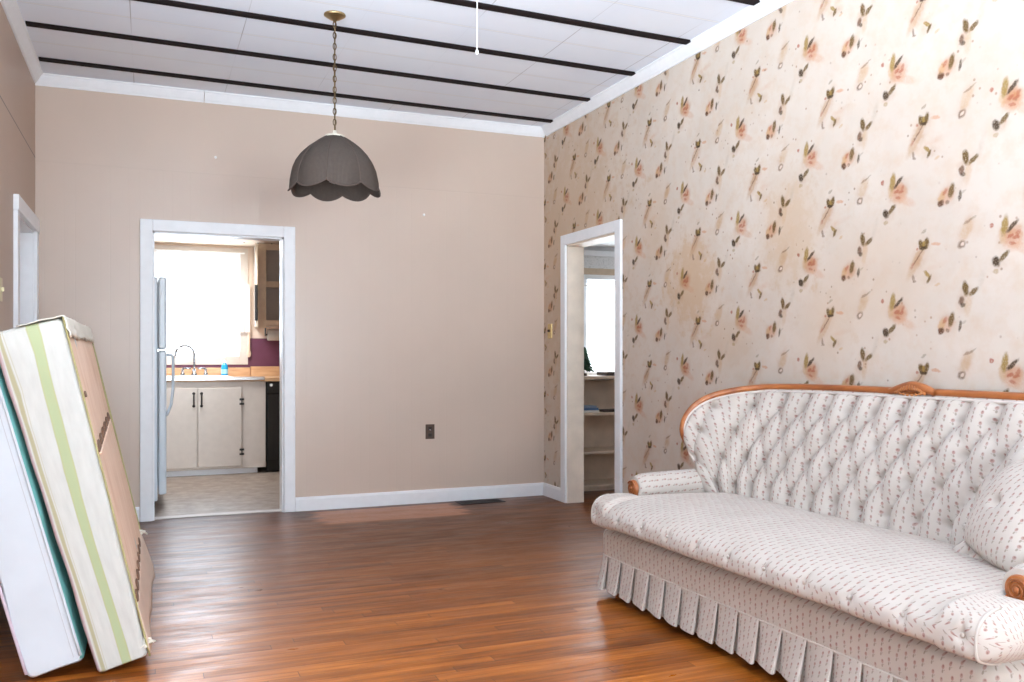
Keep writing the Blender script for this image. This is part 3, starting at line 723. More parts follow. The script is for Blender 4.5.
tag(obj('dark_folder', box(B(), 3.625, 3.84, 6.72, 6.9, z0, z0+.016, .004), M['dk'], loc=(3.73, 6.81, z0)), 'dark flat folder lying alone on the middle shelf', 'folder')

# ------------------------------------------------------------------ small wall and floor fittings
o = empty('wall_outlet', (2.06, YB-.004, .56), 'brown outlet plate low on the tan back wall', 'outlet')
obj('plate', box(B(), 2.023, 2.097, YB-.006, YB-.0005, .502, .618, .003), M['outlet'], o)
bk_ = simple('dark_brown_bakelite', (46, 34, 28), .35)
for s in (-1, 1): obj('socket', box(B(), 2.06-.016, 2.06+.016, YB-.0085, YB-.005, .56+s*.026-.014, .56+s*.026+.014, .003), bk_, o)
bm = B(); ball(bm, (2.06, YB-.007, .572), .006, (1, .6, 1)); obj('screw', bm, M['steel'], o)
o = empty('light_switch', (XR-.003, 6.575, 1.36), 'brass light switch plate on wallpaper beside the right doorway', 'light switch')
obj('plate', box(B(), XR-.007, XR-.0005, 6.535, 6.615, 1.30, 1.42, .003), simple('brass_plate', (206, 178, 120), .3, .6), o)
obj('toggle', box(B(), XR-.025, XR-.006, 6.57, 6.58, 1.352, 1.374, .003), simple('brown_toggle', (70, 48, 34), .4), o)
o = empty('light_switch', (XL+.003, 5.17, 1.5), 'ivory light switch beside the white door in the left wall', 'light switch')
obj('plate', box(B(), XL+.0005, XL+.007, 5.13, 5.21, 1.44, 1.56, .003), M['ivory'], o)
obj('toggle', box(B(), XL+.006, XL+.02, 5.165, 5.175, 1.49, 1.512, .003), M['ivory'], o)
o = empty('floor_register', (2.44, 6.57, .002), 'dark metal floor vent at the foot of the back wall', 'floor vent')
bm = B(); box(bm, 2.25, 2.62, 6.485, 6.505, .0005, .006, .002); box(bm, 2.25, 2.62, 6.635, 6.655, .0005, .006, .002); box(bm, 2.25, 2.27, 6.505, 6.635, .0005, .006, .002); box(bm, 2.60, 2.62, 6.505, 6.635, .0005, .006, .002)
obj('frame', bm, M['vent'], o)
bm = B()
for k in range(22): box(bm, 2.275+k*.015, 2.280+k*.015, 6.505, 6.635, .0005, .005)
obj('louvres', bm, M['vent'], o)
for (x, z, lb) in ((.45, 2.59, 'small white wall plug high above the kitchen doorway'), (2.01, 2.27, 'small white wall plug high on the bare back wall')):
    bm = B(); lathe(bm, [(.010, YB-.0005), (.010, YB-.004), (.005, YB-.007)], (x, 0, z), 'y', 12)
    tag(obj('wall_plug', bm, M['wplastic'], loc=(x, YB, z)), lb, 'wall plug')
o = empty('pull_cord', (1.514, 4.13, ZC), 'white pull cord with a knob hanging from the ceiling', 'pull cord')
bm = B(); lathe(bm, [(.03, ZC-.0005), (.03, ZC-.02), (.012, ZC-.03)], (1.514, 4.13, 0), seg=16); obj('ceiling_cup', bm, M['wplastic'], o, smooth=True)
bm = B(); tube(bm, [(1.514, 4.13, ZC-.028), (1.515, 4.13, 2.85), (1.514, 4.13, 2.685)], .0028, 6); obj('cord', bm, M['wplastic'], o)
bm = B(); lathe(bm, [(.003, 2.687), (.008, 2.679), (.009, 2.669), (.004, 2.659)], (1.514, 4.13, 0), seg=12); obj('knob', bm, M['wplastic'], o, smooth=True)

# ------------------------------------------------------------------ pendant lamp
PX, PY = .955, 4.89
pl = empty('pendant_lamp', (PX, PY, ZC), 'brown scalloped fabric dome lamp hanging on a chain', 'pendant lamp')
bm = B(); lathe(bm, [(.058, ZC-.0005), (.06, ZC-.008), (.052, ZC-.014), (.046, ZC-.016), (.03, ZC-.028), (.012, ZC-.034), (.008, ZC-.045)], (PX, PY, 0), seg=28); obj('canopy', bm, M['brass'], pl, smooth=True)
bm = B(); n = 20; z = ZC-.045; step = .0300
for k in range(n):
    zc = z-step*k-.012; ring = []
    for i in range(14):
        a = 2*PI*i/14; q = math.cos(a)*.0085; h = math.sin(a)*.0185
        ring.append(Vector((PX+q, PY+.002, zc+h)) if k % 2 == 0 else Vector((PX, PY+q, zc+h)))
    tube(bm, ring, .0028, 6, closed=True)
tube(bm, [(PX+.004, PY+.003, ZC-.04), (PX-.003, PY, 2.75), (PX+.003, PY-.002, 2.40)], .0028, 6)
obj('chain', bm, M['chain'], pl, smooth=True)
NP = 8; R0, ZT, ZS = .240, 2.372, 2.088
LP = [(0, .046), (.06, .078), (.14, .112), (.24, .148), (.36, .181), (.5, .208), (.65, .227), (.82, .239), (1, .243)]
def prof_r(v):
    for (a, ra), (b, rb) in zip(LP, LP[1:]):
        if v <= b+1e-9: return ra+(rb-ra)*(v-a)/(b-a)
    return LP[-1][1]
def shade_r(v):                                   # 0 top .. 1 skirt line
    return prof_r(v)
def panel(th): return abs(math.sin(th*NP/2))
TH0 = .375
def SP(i, j):
    th = 2*PI*i/240; v = j/22; p = panel(th+TH0)
    r = shade_r(v)*(1+.05*(p-.55)*sm(0, .4, v)); z = ZT-(ZT-ZS)*v-.034*(p**.8-.15)*sm(.55, 1, v)
    return Vector((PX+r*math.cos(th), PY+r*math.sin(th), z))
bm = B(); surf(bm, SP, 240, 23, lambda i, j: (i/240*1.5, j/22*.3), cu=True)
o = shd = obj('shade', bm, M['shade'], pl); m_ = o.modifiers.new('thick', 'SOLIDIFY'); m_.thickness = .004; m_.offset = -1
bm = B(); tube(bm, [SP(i, 22)+Vector((math.cos(2*PI*i/240), math.sin(2*PI*i/240), 0))*.003 for i in range(240)], .0045, 6, closed=True); obj('braid', bm, M['braid'], pl, smooth=True)
bm = B()
for k in range(NP):
    i = (2*PI*k/NP-TH0)/(2*PI)*240
    tube(bm, [SP(i, j)+Vector((math.cos(2*PI*i/240), math.sin(2*PI*i/240), .3))*.001 for j in range(0, 23)], .0028, 6)
obj('seams', bm, M['braid'], pl, smooth=True)
bm = B(); lathe(bm, [(.055, ZT-.002), (.054, ZT+.006), (.02, ZT+.012), (.012, ZT+.02), (.009, ZT+.035)], (PX, PY, 0), seg=24); obj('cap', bm, M['finial'], pl, smooth=True)
bm = B(); lathe(bm, [(.02, ZT-.01), (.02, ZT-.14), (.03, ZT-.16), (.045, ZT-.21), (.03, ZT-.25), (.005, ZT-.26)], (PX, PY, 0), seg=18); obj('bulb', bm, M['wplastic'], pl, smooth=True)

# ------------------------------------------------------------------ mattress and box spring leaning on the left wall
def leaning(x0, y0, th_deg):
    th = math.radians(th_deg); a = Vector((math.cos(th), 0, math.sin(th))); b = Vector((-math.sin(th), 0, math.cos(th)))
    return lambda p, q, y, lift=0: Vector((x0, y0+y, lift))+a*p+b*q
def rounded_slab(F, w0, w1, h, ln, r, nw=14, nh=50, lump=0, uvn=True):
    """closed shell: front border (faces the camera), both big faces and the far border"""
    bm = B(); loop = []
    # outline of the front border in (p,q), counted round; w grows from w0 (foot) to w1 (top)
    def W(q): return w0+(w1-w0)*q/h
    N = 12
    per = []
    cs = [(r, r, PI, 1.5*PI), (w0-r, r, 1.5*PI, 2*PI), (w1-r, h-r, 0, .5*PI), (r, h-r, .5*PI, PI)]
    for i, (cx, cy, a0, a1) in enumerate(cs):
        for k in range(5):
            a = a0+(a1-a0)*k/4; per.append((cx+r*math.cos(a), cy+r*math.sin(a)))
        nx = cs[(i+1) % 4]; s = (cx+r*math.cos(a1), cy+r*math.sin(a1)); e = (nx[0]+r*math.cos(nx[2]), nx[1]+r*math.sin(nx[2]))
        m = nh if i in (1, 3) else nw
        for k in range(1, m): per.append((s[0]+(e[0]-s[0])*k/m, s[1]+(e[1]-s[1])*k/m))
    n = len(per)
    return per, n, W
# --- mattress
mt = empty('mattress', (-.36, 4.2, 0), 'white mattress with teal faces leaning against the left wall', 'mattress')
F = leaning(-.398, 3.56, 14.8)
MW, MH, ML = .197, 1.17, 1.85
def slab(F, w0, w1, h, ln, r, mats, bulge, parent, name, ny=10, uvf=None):
    per, n, W = rounded_slab(F, w0, w1, h, ln, r)
    bm = B(); uvl = bm.loops.layers.uv.verify()
    ys = [0, .012, .04]+[.04+(ln-.08)*k/ny for k in range(1, ny)]+[ln-.04, ln-.012, ln]
    ins = [.012, .004, 0]+[0]*(ny-1)+[0, .004, .012]
    rings = []
    for y, d in zip(ys, ins):
        ring = []
        for (p, q) in per:
            cx, cy = W(q)/2, h/2
            pp = p+(d if p < cx else -d)*(1 if abs(p-cx) > W(q)/2-.03 else 0); qq = q+(d if q < cy else -d)*(1 if abs(q-cy) > h/2-.03 else 0)
            nz = mnoise.noise(Vector((p*5, q*4, y*4)))*bulge
            ring.append(bm.verts.new(F(pp+nz, qq+nz*.5, y)))
        rings.append(ring)
    for i in range(len(rings)-1):
        for k in range(n):
            f = bm.faces.new((rings[i][k], rings[i][(k+1) % n], rings[i+1][(k+1) % n], rings[i+1][k]))
            (p, q) = per[k]; f.material_index = 1 if (p-W(q)/2 > W(q)/2-.012) and len(mats) > 1 else 0
            for l, kk in zip(f.loops, (k, k+1, k+1, k)): l[uvl].uv = (per[kk % n][0]/W(per[kk % n][1]), per[kk % n][1])
    # front and far borders as grids of ngon strips: pair left/right points by height
    for ring, yy in ((rings[0], 0), (rings[-1], ln)):
        f = bm.faces.new(ring)
        for l, (p, q) in zip(f.loops, per): l[uvl].uv = (p/W(q), q)
    o = obj(name, bm, mats, parent)
    for f in o.data.polygons: f.use_smooth = len(f.vertices) == 4
    return o, per
o, per = slab(F, MW, MW, MH, ML, .025, [M['ticking'], M['teal']], .012, mt, 'mattress_body')
for (p, lb) in ((.006, 'binding'), (MW-.012, 'binding')):
    path = [F(p, q, -.004) for q in [.03+k*(MH-.06)/20 for k in range(21)]]
    bm = B(); tube(bm, path, .0055, 8); obj('binding', bm, M['lilac'] if p < .1 else M['ticking'], mt, smooth=True)
# two shallow quilting lines on the border
bm = B()
for p in (MW-.035,):
    tube(bm, [F(p, q, .0015) for q in [.03+k*(MH-.06)/20 for k in range(21)]], .0022, 6)
obj('border_stitching', bm, mat_cloth('grey_stitching', (196, 198, 202)), mt)

# --- box spring
bs = empty('box_spring', (-.09, 4.2, 0), 'striped box spring with torn tan underside leaning on the mattress', 'box spring')
F = leaning(-.17, 3.53, 15.3)
BW0, BW1, BH, BL = .180, .232, 1.285, 1.50
o, per = slab(F, BW0, BW1, BH, BL, .018, [M['stripes']], .006, bs, 'ticking_border')
def BWq(q): return BW0+(BW1-BW0)*q/BH
# tan dust cover over the underside: sags a little between staples
bm = B()
def DC(i, j):
    y = .03+(BL-.06)*i/40; q = .03+(BH-.10)*j/40
    return F(BWq(q)+.003+.004*mnoise.noise(Vector((y*3, q*3, 1))), q, y)
surf(bm, DC, 41, 41); o = obj('dust_cover', bm, M['dust'], bs); m_ = o.modifiers.new('t', 'SOLIDIFY'); m_.thickness = .003
# cloth cap folded over the top edge, ragged hem
bm = B()
def CAP(i, j):
    y = -.006+(BL+.012)*i/60; t = j/16
    if t < .45: p = BWq(BH)*(.35+.62*t/.45)+.004; q = BH+.006
    else:
        s = (t-.45)/.55; p = BWq(BH)+.011; q = BH+.004-s*(.075+.022*mnoise.noise(Vector((y*14, 0, 3)))+.008*mnoise.noise(Vector((y*60, 0, 5))))
    if j == 7: p = BWq(BH)+.004
    d = .005*mnoise.noise(Vector((y*9, t*6, 0)))
    return F(p+d, q+d, y)
surf(bm, CAP, 61, 17); o = obj('top_cloth', bm, M['capc'], bs); m_ = o.modifiers.new('t', 'SOLIDIFY'); m_.thickness = .004
def rag(bm, pts, s, n=10):
    """a small clump of frayed wadding with a few loose threads"""
    for k in range(n):
        c0 = Vector(random.choice(pts)); a = random.uniform(0, 2*PI); d = Vector((math.cos(a)*.6+.35, math.sin(a)*.6, random.uniform(-.4, .8))).normalized()
        if k % 3: ball(bm, c0+d*s*random.uniform(.05, .35), s*random.uniform(.12, .24), (1, random.uniform(.6, 1.2), random.uniform(.5, .9)), u=8, v=6)
        else: tube(bm, [c0, c0+d*s*.45+Vector((0, 0, -.004)), c0+d*s*random.uniform(.6, .95)+Vector((0, 0, -.012))], lambda t: .004*(1-t)+.0014, 5)
# olive piping round the underside
for seg in ([(0.012, q) for q in [k*BH/24 for k in range(25)]], [(BL-.012, q) for q in [k*BH/24 for k in range(25)]]):
    bm = B(); tube(bm, [F(BWq(q)+.003, q, y) for y, q in seg], .0035 if seg[0][0] < .5 else .0055, 8); obj('piping', bm, M['olive'], bs, smooth=True)
# scalloped rows of pulled staples across the cover
dcov = bpy.data.objects['dust_cover']
def scallop(y, q, ry, rq):
    bm = B(); V_ = []
    for k in range(14):
        a = 2*PI*k/14; yy, qq = y+ry*math.cos(a), q+rq*math.sin(a)*(1 if math.sin(a) > 0 else .35)
        V_.append((yy, qq))
    top = [bm.verts.new(F(BWq(b)+.0085, b, a)) for a, b in V_]; bot = [bm.verts.new(F(BWq(b)+.004, b, a)) for a, b in V_]
    bm.faces.new(top)
    for k in range(14): bm.faces.new((top[k], top[(k+1) % 14], bot[(k+1) % 14], bot[k]))
    return bm
for k in range(6):
    y = .13+k*.215; obj('torn_scallop', scallop(y, .78+.036*y, .085, .034), M['hole'], dcov)
lip = [F(BWq(.8)+.009, .772+.036*(.04+1.2*k/60), .04+1.2*k/60) for k in range(61)]
bm = B(); tube(bm, lip, .005, 6); obj('torn_lip', bm, M['dust'], dcov, smooth=True)
obj('small_hole', scallop(.10, .99, .03, .018), M['hole'], dcov)
# paler strip of cloth along the foot, stapled at its upper edge and hanging loose at the far end
bm = B()
def FL(i, j):
    t, v = i/40, j/8; y = .01+(BL-.06)*t; q = .012+.185*v
    out = .006+(.004+.020*sm(.3, 1, t)+.004*math.sin(t*17))*(1-v)**.8
    return F(BWq(q)+out+.003*mnoise.noise(Vector((t*14, v*4, 2))), q, y)
surf(bm, FL, 41, 9); fl = obj('loose_flap', bm, mat_cloth('faded_pinkish_cloth', (214, 190, 172)), bs); m_ = fl.modifiers.new('t', 'SOLIDIFY'); m_.thickness = .003
for k in range(7):
    obj('staple_hole', scallop(.10+k*.17, .205, .055, .03), M['hole'], dcov)
bm = B(); rag(bm, [F(BW0+.004, .045, .02), F(BW0+.004, .055, .03)], .045, 14); obj('frayed_corner', bm, M['capc'], bs, smooth=True)
bm = B(); rag(bm, [F(BWq(.2)+.012, .20, BL-.06)], .05, 12); obj('frayed_corner', bm, M['capc'], bs, smooth=True)


# ------------------------------------------------------------------ sofa
SY_ = 2.76
SO = empty('sofa', (2.55, SY_, 0), 'button tufted floral sofa with carved wood frame before the wallpaper', 'sofa')
half_T = [(2.950, 0, 1.000), (2.950, .25, 1.000), (2.950, .50, .999), (2.945, .72, .996), (2.905, .89, .990), (2.80, .985, .972), (2.685, 1.045, .938), (2.60, 1.078, .875), (2.565, 1.088, .785), (2.585, 1.060, .69), (2.622, 1.000, .61), (2.655, .945, .55)]
half_B = [(2.725, 0, .42), (2.725, .25, .42), (2.725, .50, .42), (2.722, .68, .42), (2.712, .77, .42), (2.695, .83, .42), (2.68, .865, .42), (2.66, .89, .42), (2.65, .895, .42), (2.65, .895, .42), (2.655, .89, .42), (2.66, .885, .42)]
def mirror(h): return [(x, -y, z) for x, y, z in h[::-1]]+h[1:]
NS, NTT = 460, 96
Tc = cat(mirror(half_T), NS); Bc = cat(mirror(half_B), NS)
arc = [0.0]
for i in range(1, NS):
    arc.append(arc[-1]+(((Tc[i]+Bc[i])*.5-(Tc[i-1]+Bc[i-1])*.5).length))
a0 = arc[NS//2]; arc = [a-a0 for a in arc]
def bs_pt(i, j):
    t = j/(NTT-1); p = Bc[i].lerp(Tc[i], t)
    return p
def tuft(c, r):
    fade = 1.0
    if r < 0: v = abs(math.sin(PI*c))**.70
    elif r > 3: v = abs(math.cos(PI*c))**.70
    else: v = (.69+.31*(abs(math.sin(PI*(c+r/2)))+1e-9)**.8)*(abs(math.sin(PI*(c-r/2)))+1e-9)**.48
    return v
WC, HR, Z0r = .143, .128, .905
def bk(i, j):
    p = bs_pt(i, j); t = j/(NTT-1)
    i0, i1 = max(0, i-2), min(NS-1, i+2)
    du = bs_pt(i1, j)-bs_pt(i0, j); dv = Tc[i]-Bc[i]
    nrm = dv.cross(du).normalized()
    if nrm.x > 0 and abs(i-NS/2) < NS*.3: nrm = -nrm
    c, r = arc[i]/WC, (Z0r-p.z)/HR
    e = sm(0, .06, 1-t)*sm(.02, .2, i/(NS-1))**.7*sm(.02, .2, 1-i/(NS-1))**.7
    h = .054*tuft(c, r)
    k = max(0, min(3, round(r))); cc = round(c-.5*(k % 2))+.5*(k % 2)
    d2 = ((c-cc)*WC)**2+((r-k)*HR)**2
    h -= .034*math.exp(-d2/.016**2)
    puff = .035*math.sin(PI*min(1, t*1.02))**.8
    return p+nrm*((h-.016)*e+puff*e)
NRM_SIGN = 1
bm = B()
G = [[bk(i, j) for j in range(NTT)] for i in range(NS)]
surf(bm, lambda i, j: G[i][j]+Vector((0, SY_, 0)), NS, NTT, lambda i, j: (arc[i], G[i][j].z*1.05))
back = obj('backrest', bm, M['fabric'], SO)
# buttons sunk in the tufts
for k in range(4):
    z = Z0r-HR*k
    for m in range(-12, 13):
        cpos = (m+.5*(k % 2))*WC
        if abs(cpos) > arc[-1]-.06: continue
        i = min(range(NS), key=lambda q: abs(arc[q]-cpos))
        zt, zb = Tc[i].z, Bc[i].z; t = (z-zb)/(zt-zb)
        if t > .93 or t < .06: continue
        j = int(round(t*(NTT-1))); p = G[i][j]+Vector((0, SY_, 0))
        bm = B(); ball(bm, p+Vector((-.003, 0, .0)), .010, (.55, 1, 1), u=10, v=6)
        obj('button', bm, M['fabric'], back, smooth=True)
# outer back
bm = B()
surf(bm, lambda i, j: Vector((min(3.0, (Bc[i].lerp(Tc[i], j/8)).x+.05+.03*(1-j/8)), SY_+Bc[i].lerp(Tc[i], j/8).y*1.012, Bc[i].lerp(Tc[i], j/8).z if j else .30)), NS, 9, lambda i, j: (arc[i], j*.07))
obj('outer_back', bm, M['fabric'], SO)
# wooden frame
def offs(i, d):
    i0, i1 = max(0, i-2), min(NS-1, i+2); tg = (Tc[i1]-Tc[i0]).normalized()
    o_ = (Tc[i]-Bc[i]); o_ = (o_-tg*o_.dot(tg)).normalized(); return Tc[i]+o_*d
bm = B(); idx = list(range(0, NS, 3))
def rail_r(s): 
    e = abs(s-.5)*2
    return .0165+.006*sm(.62, .8, e)
tube(bm, [offs(i, .012)+Vector((.006, SY_, 0)) for i in idx], rail_r, 12)
fr_ = obj('wood_frame', bm, M['rail'], SO, smooth=True)
# carved crest in the middle of the top rail
bm = B(); cp = []
for k in range(41):
    s = -1+k/20; cp.append(Vector((2.952, SY_+s*.118, 1.010+.022*math.cos(s*PI/2)**1.3)))
n_ = len(cp)
def CR(i, j):
    a = PI*2*j/12; rr = .020; p = cp[i]
    return p+Vector((math.cos(a)*.022, 0, math.sin(a)*(.014+.010*math.cos((-1+i/20)*PI/2))))
surf(bm, CR, 41, 12, cv=True); crest = obj('carved_crest', bm, M['rail'], fr_, smooth=True)
bm = B()
for k in range(-5, 6):
    s = k/5.5; z = 1.006+.026*math.cos(s*PI/2)
    Mx = Matrix.Rotation(s*.9, 3, 'X')
    ball(bm, (2.932, SY_+s*.078, z-.002), .0095, (.55, .6, 1.15), M=Mx, u=10, v=8)
for s in (-1, 1):
    for k in range(4): ball(bm, (2.931, SY_+s*(.012+.020*k), .998+.003*k), .0075, (.6, 1.2, .7), u=10, v=6)
obj('carving', bm, mat_wood('gilded_honey_wood', (160, 96, 50), (204, 138, 80), .28, (14, 3, 14)), crest, smooth=True)
bm = B(); tube(bm, [offs(i, -.012)+Vector((-.012, SY_, 0)) for i in idx], .006, 8); obj('piping', bm, M['railin'], back, smooth=True)

# seat cushion: bull-nosed, T-shaped round the arms
NY, NL = 220, 60
HWD, ZT_, ZB_ = 1.085, .482, .350
def cush(i, j):
    s = -1+2*i/(NY-1); y = HWD*math.sin(s*PI/2*.999) if abs(s) > .0 else 0
    y = HWD*(s*.55+.45*math.sin(s*PI/2))/1.0
    e = HWD-abs(y); R = .10
    k = math.sqrt(max(0, 1-(1-min(1, e/R))**2))         # rounded ends
    kz = math.sqrt(max(0, 1-(1-min(1, e/.075))**2))
    xf = 1.955+.085*(1-k)
    xb = 2.74-(2.74-2.235)*sm(.895, .925, abs(y)); xb = xb-.02*(1-k)
    zm = (ZT_+ZB_)/2; hz = (ZT_-ZB_)/2*(.04+.96*kz)
    a = 2*PI*j/NL; ca, sa = math.cos(a), math.sin(a)
    L = (xb-xf)/2; rx = .075
    # rounded rectangle by superellipse with a fuller front
    n = 5.0 if ca > 0 else 3.4
    f = (abs(ca)**n+abs(sa)**n)**(-1/n)
    x = (xf+xb)/2+L*ca*f; z = zm+hz*sa*f
    fx = (x-xf)/(xb-xf+1e-6)
    if sa > 0: z += .022*math.sin(PI*min(1, max(0, fx)))**.7*kz
    if sa > 0 or ca < 0: z -= .010*kz*math.exp(-((fx)/.06)**2)
    z += .0035*mnoise.noise(Vector((x*7, y*7, 0)))*kz
    p = Vector((x, y, z))
    for b in BTN:
        d2 = (p.y-b)**2+((p.z-.425)*1.1)**2
        if fx < .25: p.x += .014*math.exp(-d2/.00035)+.006*math.exp(-((p.y-b)/.008)**2-((p.z-.45)/.03)**2)
    return p
BTN = [-.99+.198*k for k in range(11)]
GC = [[cush(i, j) for j in range(NL)] for i in range(NY)]
cl = []
mid = NY//2; acc = 0
for j in range(NL+1):
    if j: acc += (GC[mid][j % NL]-GC[mid][j-1]).length
    cl.append(acc)
cu_ = [[0]*(NL+1) for _ in range(NY)]
for j in range(NL+1):
    for i in range(1, NY): cu_[i][j] = cu_[i-1][j]+(GC[i][j % NL]-GC[i-1][j % NL]).length
    m_ = cu_[NY//2][j]
    for i in range(NY): cu_[i][j] -= m_
bm = B(); VS = surf(bm, lambda i, j: GC[i % NY][j % NL]+Vector((0, SY_-.055, 0)), NY, NL, lambda i, j: (cu_[min(i, NY-1)][j], cl[j]), cv=True)
bm.faces.new(VS[0]); bm.faces.new(VS[-1])
seat = obj('seat_cushion', bm, M['fabric'], SO)
for b in BTN:
    pts = [p for row in GC for p in row if abs(p.y-b) < .012 and abs(p.z-.425) < .02 and p.x < 2.05]
    x = min((p.x for p in pts), default=1.96)
    bm = B(); ball(bm, (x+.006, SY_-.055+b, .425), .0075, (.6, 1, 1), u=10, v=6); obj('button', bm, M['fabric'], seat, smooth=True)
for s in (-1, 1):
    ii = min(range(NY), key=lambda q: abs(GC[q][0].y-s*(HWD-.05)))
    pth = [GC[ii][j]+Vector((0, SY_-.055, 0)) for j in range(int(NL*.30), int(NL*.72))]
    bm = B(); tube(bm, pth, .005, 8); obj('piping', bm, M['fabric'], seat, smooth=True)

# upholstered seat rail and pleated skirt follow one outline
def outline(hw, xf, xb, r, n):
    pts = [Vector((xb, hw, 0)), Vector((xf+r, hw, 0))]
    for k in range(1, 8): a = PI/2*k/8; pts.append(Vector((xf+r-r*math.sin(a), hw-r+r*math.cos(a), 0)))
    pts += [Vector((xf, hw-r, 0)), Vector((xf, -hw+r, 0))]
    for k in range(1, 8): a = PI/2*k/8; pts.append(Vector((xf+r-r*math.cos(a), -hw+r-r*math.sin(a), 0)))
    pts += [Vector((xf+r, -hw, 0)), Vector((xb, -hw, 0))]
    L = [0]
    for a, b in zip(pts, pts[1:]): L.append(L[-1]+(b-a).length)
    out = []
    for k in range(n):
        d = L[-1]*k/(n-1); i = 0
        while i < len(L)-2 and L[i+1] < d: i += 1
        f = (d-L[i])/max(1e-9, L[i+1]-L[i]); p = pts[i].lerp(pts[i+1], f); tg = (pts[i+1]-pts[i]).normalized()
        out.append((p, Vector((tg.y, -tg.x, 0))*-1, d))
    for k in range(n):
        a, b = out[max(0, k-2)][0], out[min(n-1, k+2)][0]; tg = (b-a).normalized(); out[k] = (out[k][0], Vector((-tg.y, tg.x, 0)), out[k][2])
    return out
OL_ = outline(1.068, 2.065, 2.86, .06, 240)
for q in OL_:
    pass
def outn(q):                                             # outward normal
    return -q[1] if (q[0]+q[1]*.01-Vector((2.5, 0, 0))).length < (q[0]-Vector((2.5, 0, 0))).length else q[1]
bm = B()
surf(bm, lambda i, j: OL_[i][0]+outn(OL_[i])*(.012*math.sin(PI*min(j, 10)/10)**.6-.05*sm(7.5, 10, j))+Vector((0, SY_, .185+.163*j/10)), 240, 11, lambda i, j: (OL_[i][2], .185+.0175*j))
rail_ = obj('seat_rail', bm, M['fabric'], SO)
obj('seat_deck', box(B(), 2.13, 2.84, SY_-1.0, SY_+1.0, .17, .346), simple('deck_cloth', (170, 160, 150), .9), SO)
NK = 1600; OS = outline(1.068, 2.062, 2.86, .06, NK); PER = .122
LEN = OS[-1][2]; NPL = int(LEN/PER); KP_ = 28
# knife pleats: each fold runs out to an edge, tucks back under itself and comes out again
FOLD = [(0, -.004), (.25, .010), (.60, .020), (.90, .027), (.965, .026), (.985, .020), (.93, .006), (.80, -.006), (.70, -.012), (.74, -.016), (.90, -.014), (1.0, -.004)]
def fold(k):
    t = k*(len(FOLD)-1); a = min(int(t), len(FOLD)-2); f = t-a
    return FOLD[a][0]+(FOLD[a+1][0]-FOLD[a][0])*f, FOLD[a][1]+(FOLD[a+1][1]-FOLD[a][1])*f
def skp(i, j):
    n_, k = divmod(i, KP_); s_ = 1-j/14
    x, o_ = fold(k/KP_); amp = .18+.82*s_**.8; rnd = math.sin(n_*12.9+1)
    x = x if True else 0
    d = (n_+x+.10*math.sin(n_*7.7)*s_*(1 if 0 < x < 1 else 0)*.5)*LEN/NPL
    q = OS[max(0, min(NK-1, int(round(d/LEN*(NK-1)))))]; q1 = OS[min(NK-1, OS.index(q)+1)] if False else q
    fr2 = d/LEN*(NK-1); i0 = max(0, min(NK-2, int(fr2))); p = OS[i0][0].lerp(OS[i0+1][0], max(0, min(1, fr2-i0)))
    out = o_*amp*(1+.25*rnd*s_)+.016*s_**1.5+.004+.003*math.sin(x*5+n_)*s_
    return p+outn(q)*out+Vector((0, SY_, .046+.005*rnd*s_+(.20-.046)*(1-s_)))
NSK = NPL*KP_+1
arcs = [0]
for i in range(1, NSK):
    a, b = fold(((i-1) % KP_)/KP_), fold((i % KP_)/KP_ if i % KP_ else .9999)
    arcs.append(arcs[-1]+math.hypot((b[0]-a[0])*PER, b[1]-a[1]))
bm = B(); surf(bm, skp, NSK, 15, lambda i, j: (arcs[i], .012+.19*j/14)); sk = obj('skirt', bm, M['fabric'], SO)
bm = B(); tube(bm, [q[0]+outn(q)*.007+Vector((0, SY_, .198)) for q in OL_], .0045, 6); obj('piping', bm, M['fabric'], sk, smooth=True)

for (x_, y_) in ((2.12, .98), (2.12, -.98), (2.80, .98), (2.80, -.98)):
    bm = B(); lathe(bm, [(.022, .001), (.028, .02), (.034, .17)], (x_, SY_+y_, 0), seg=14); obj('foot', bm, M['rail'], SO, smooth=True)
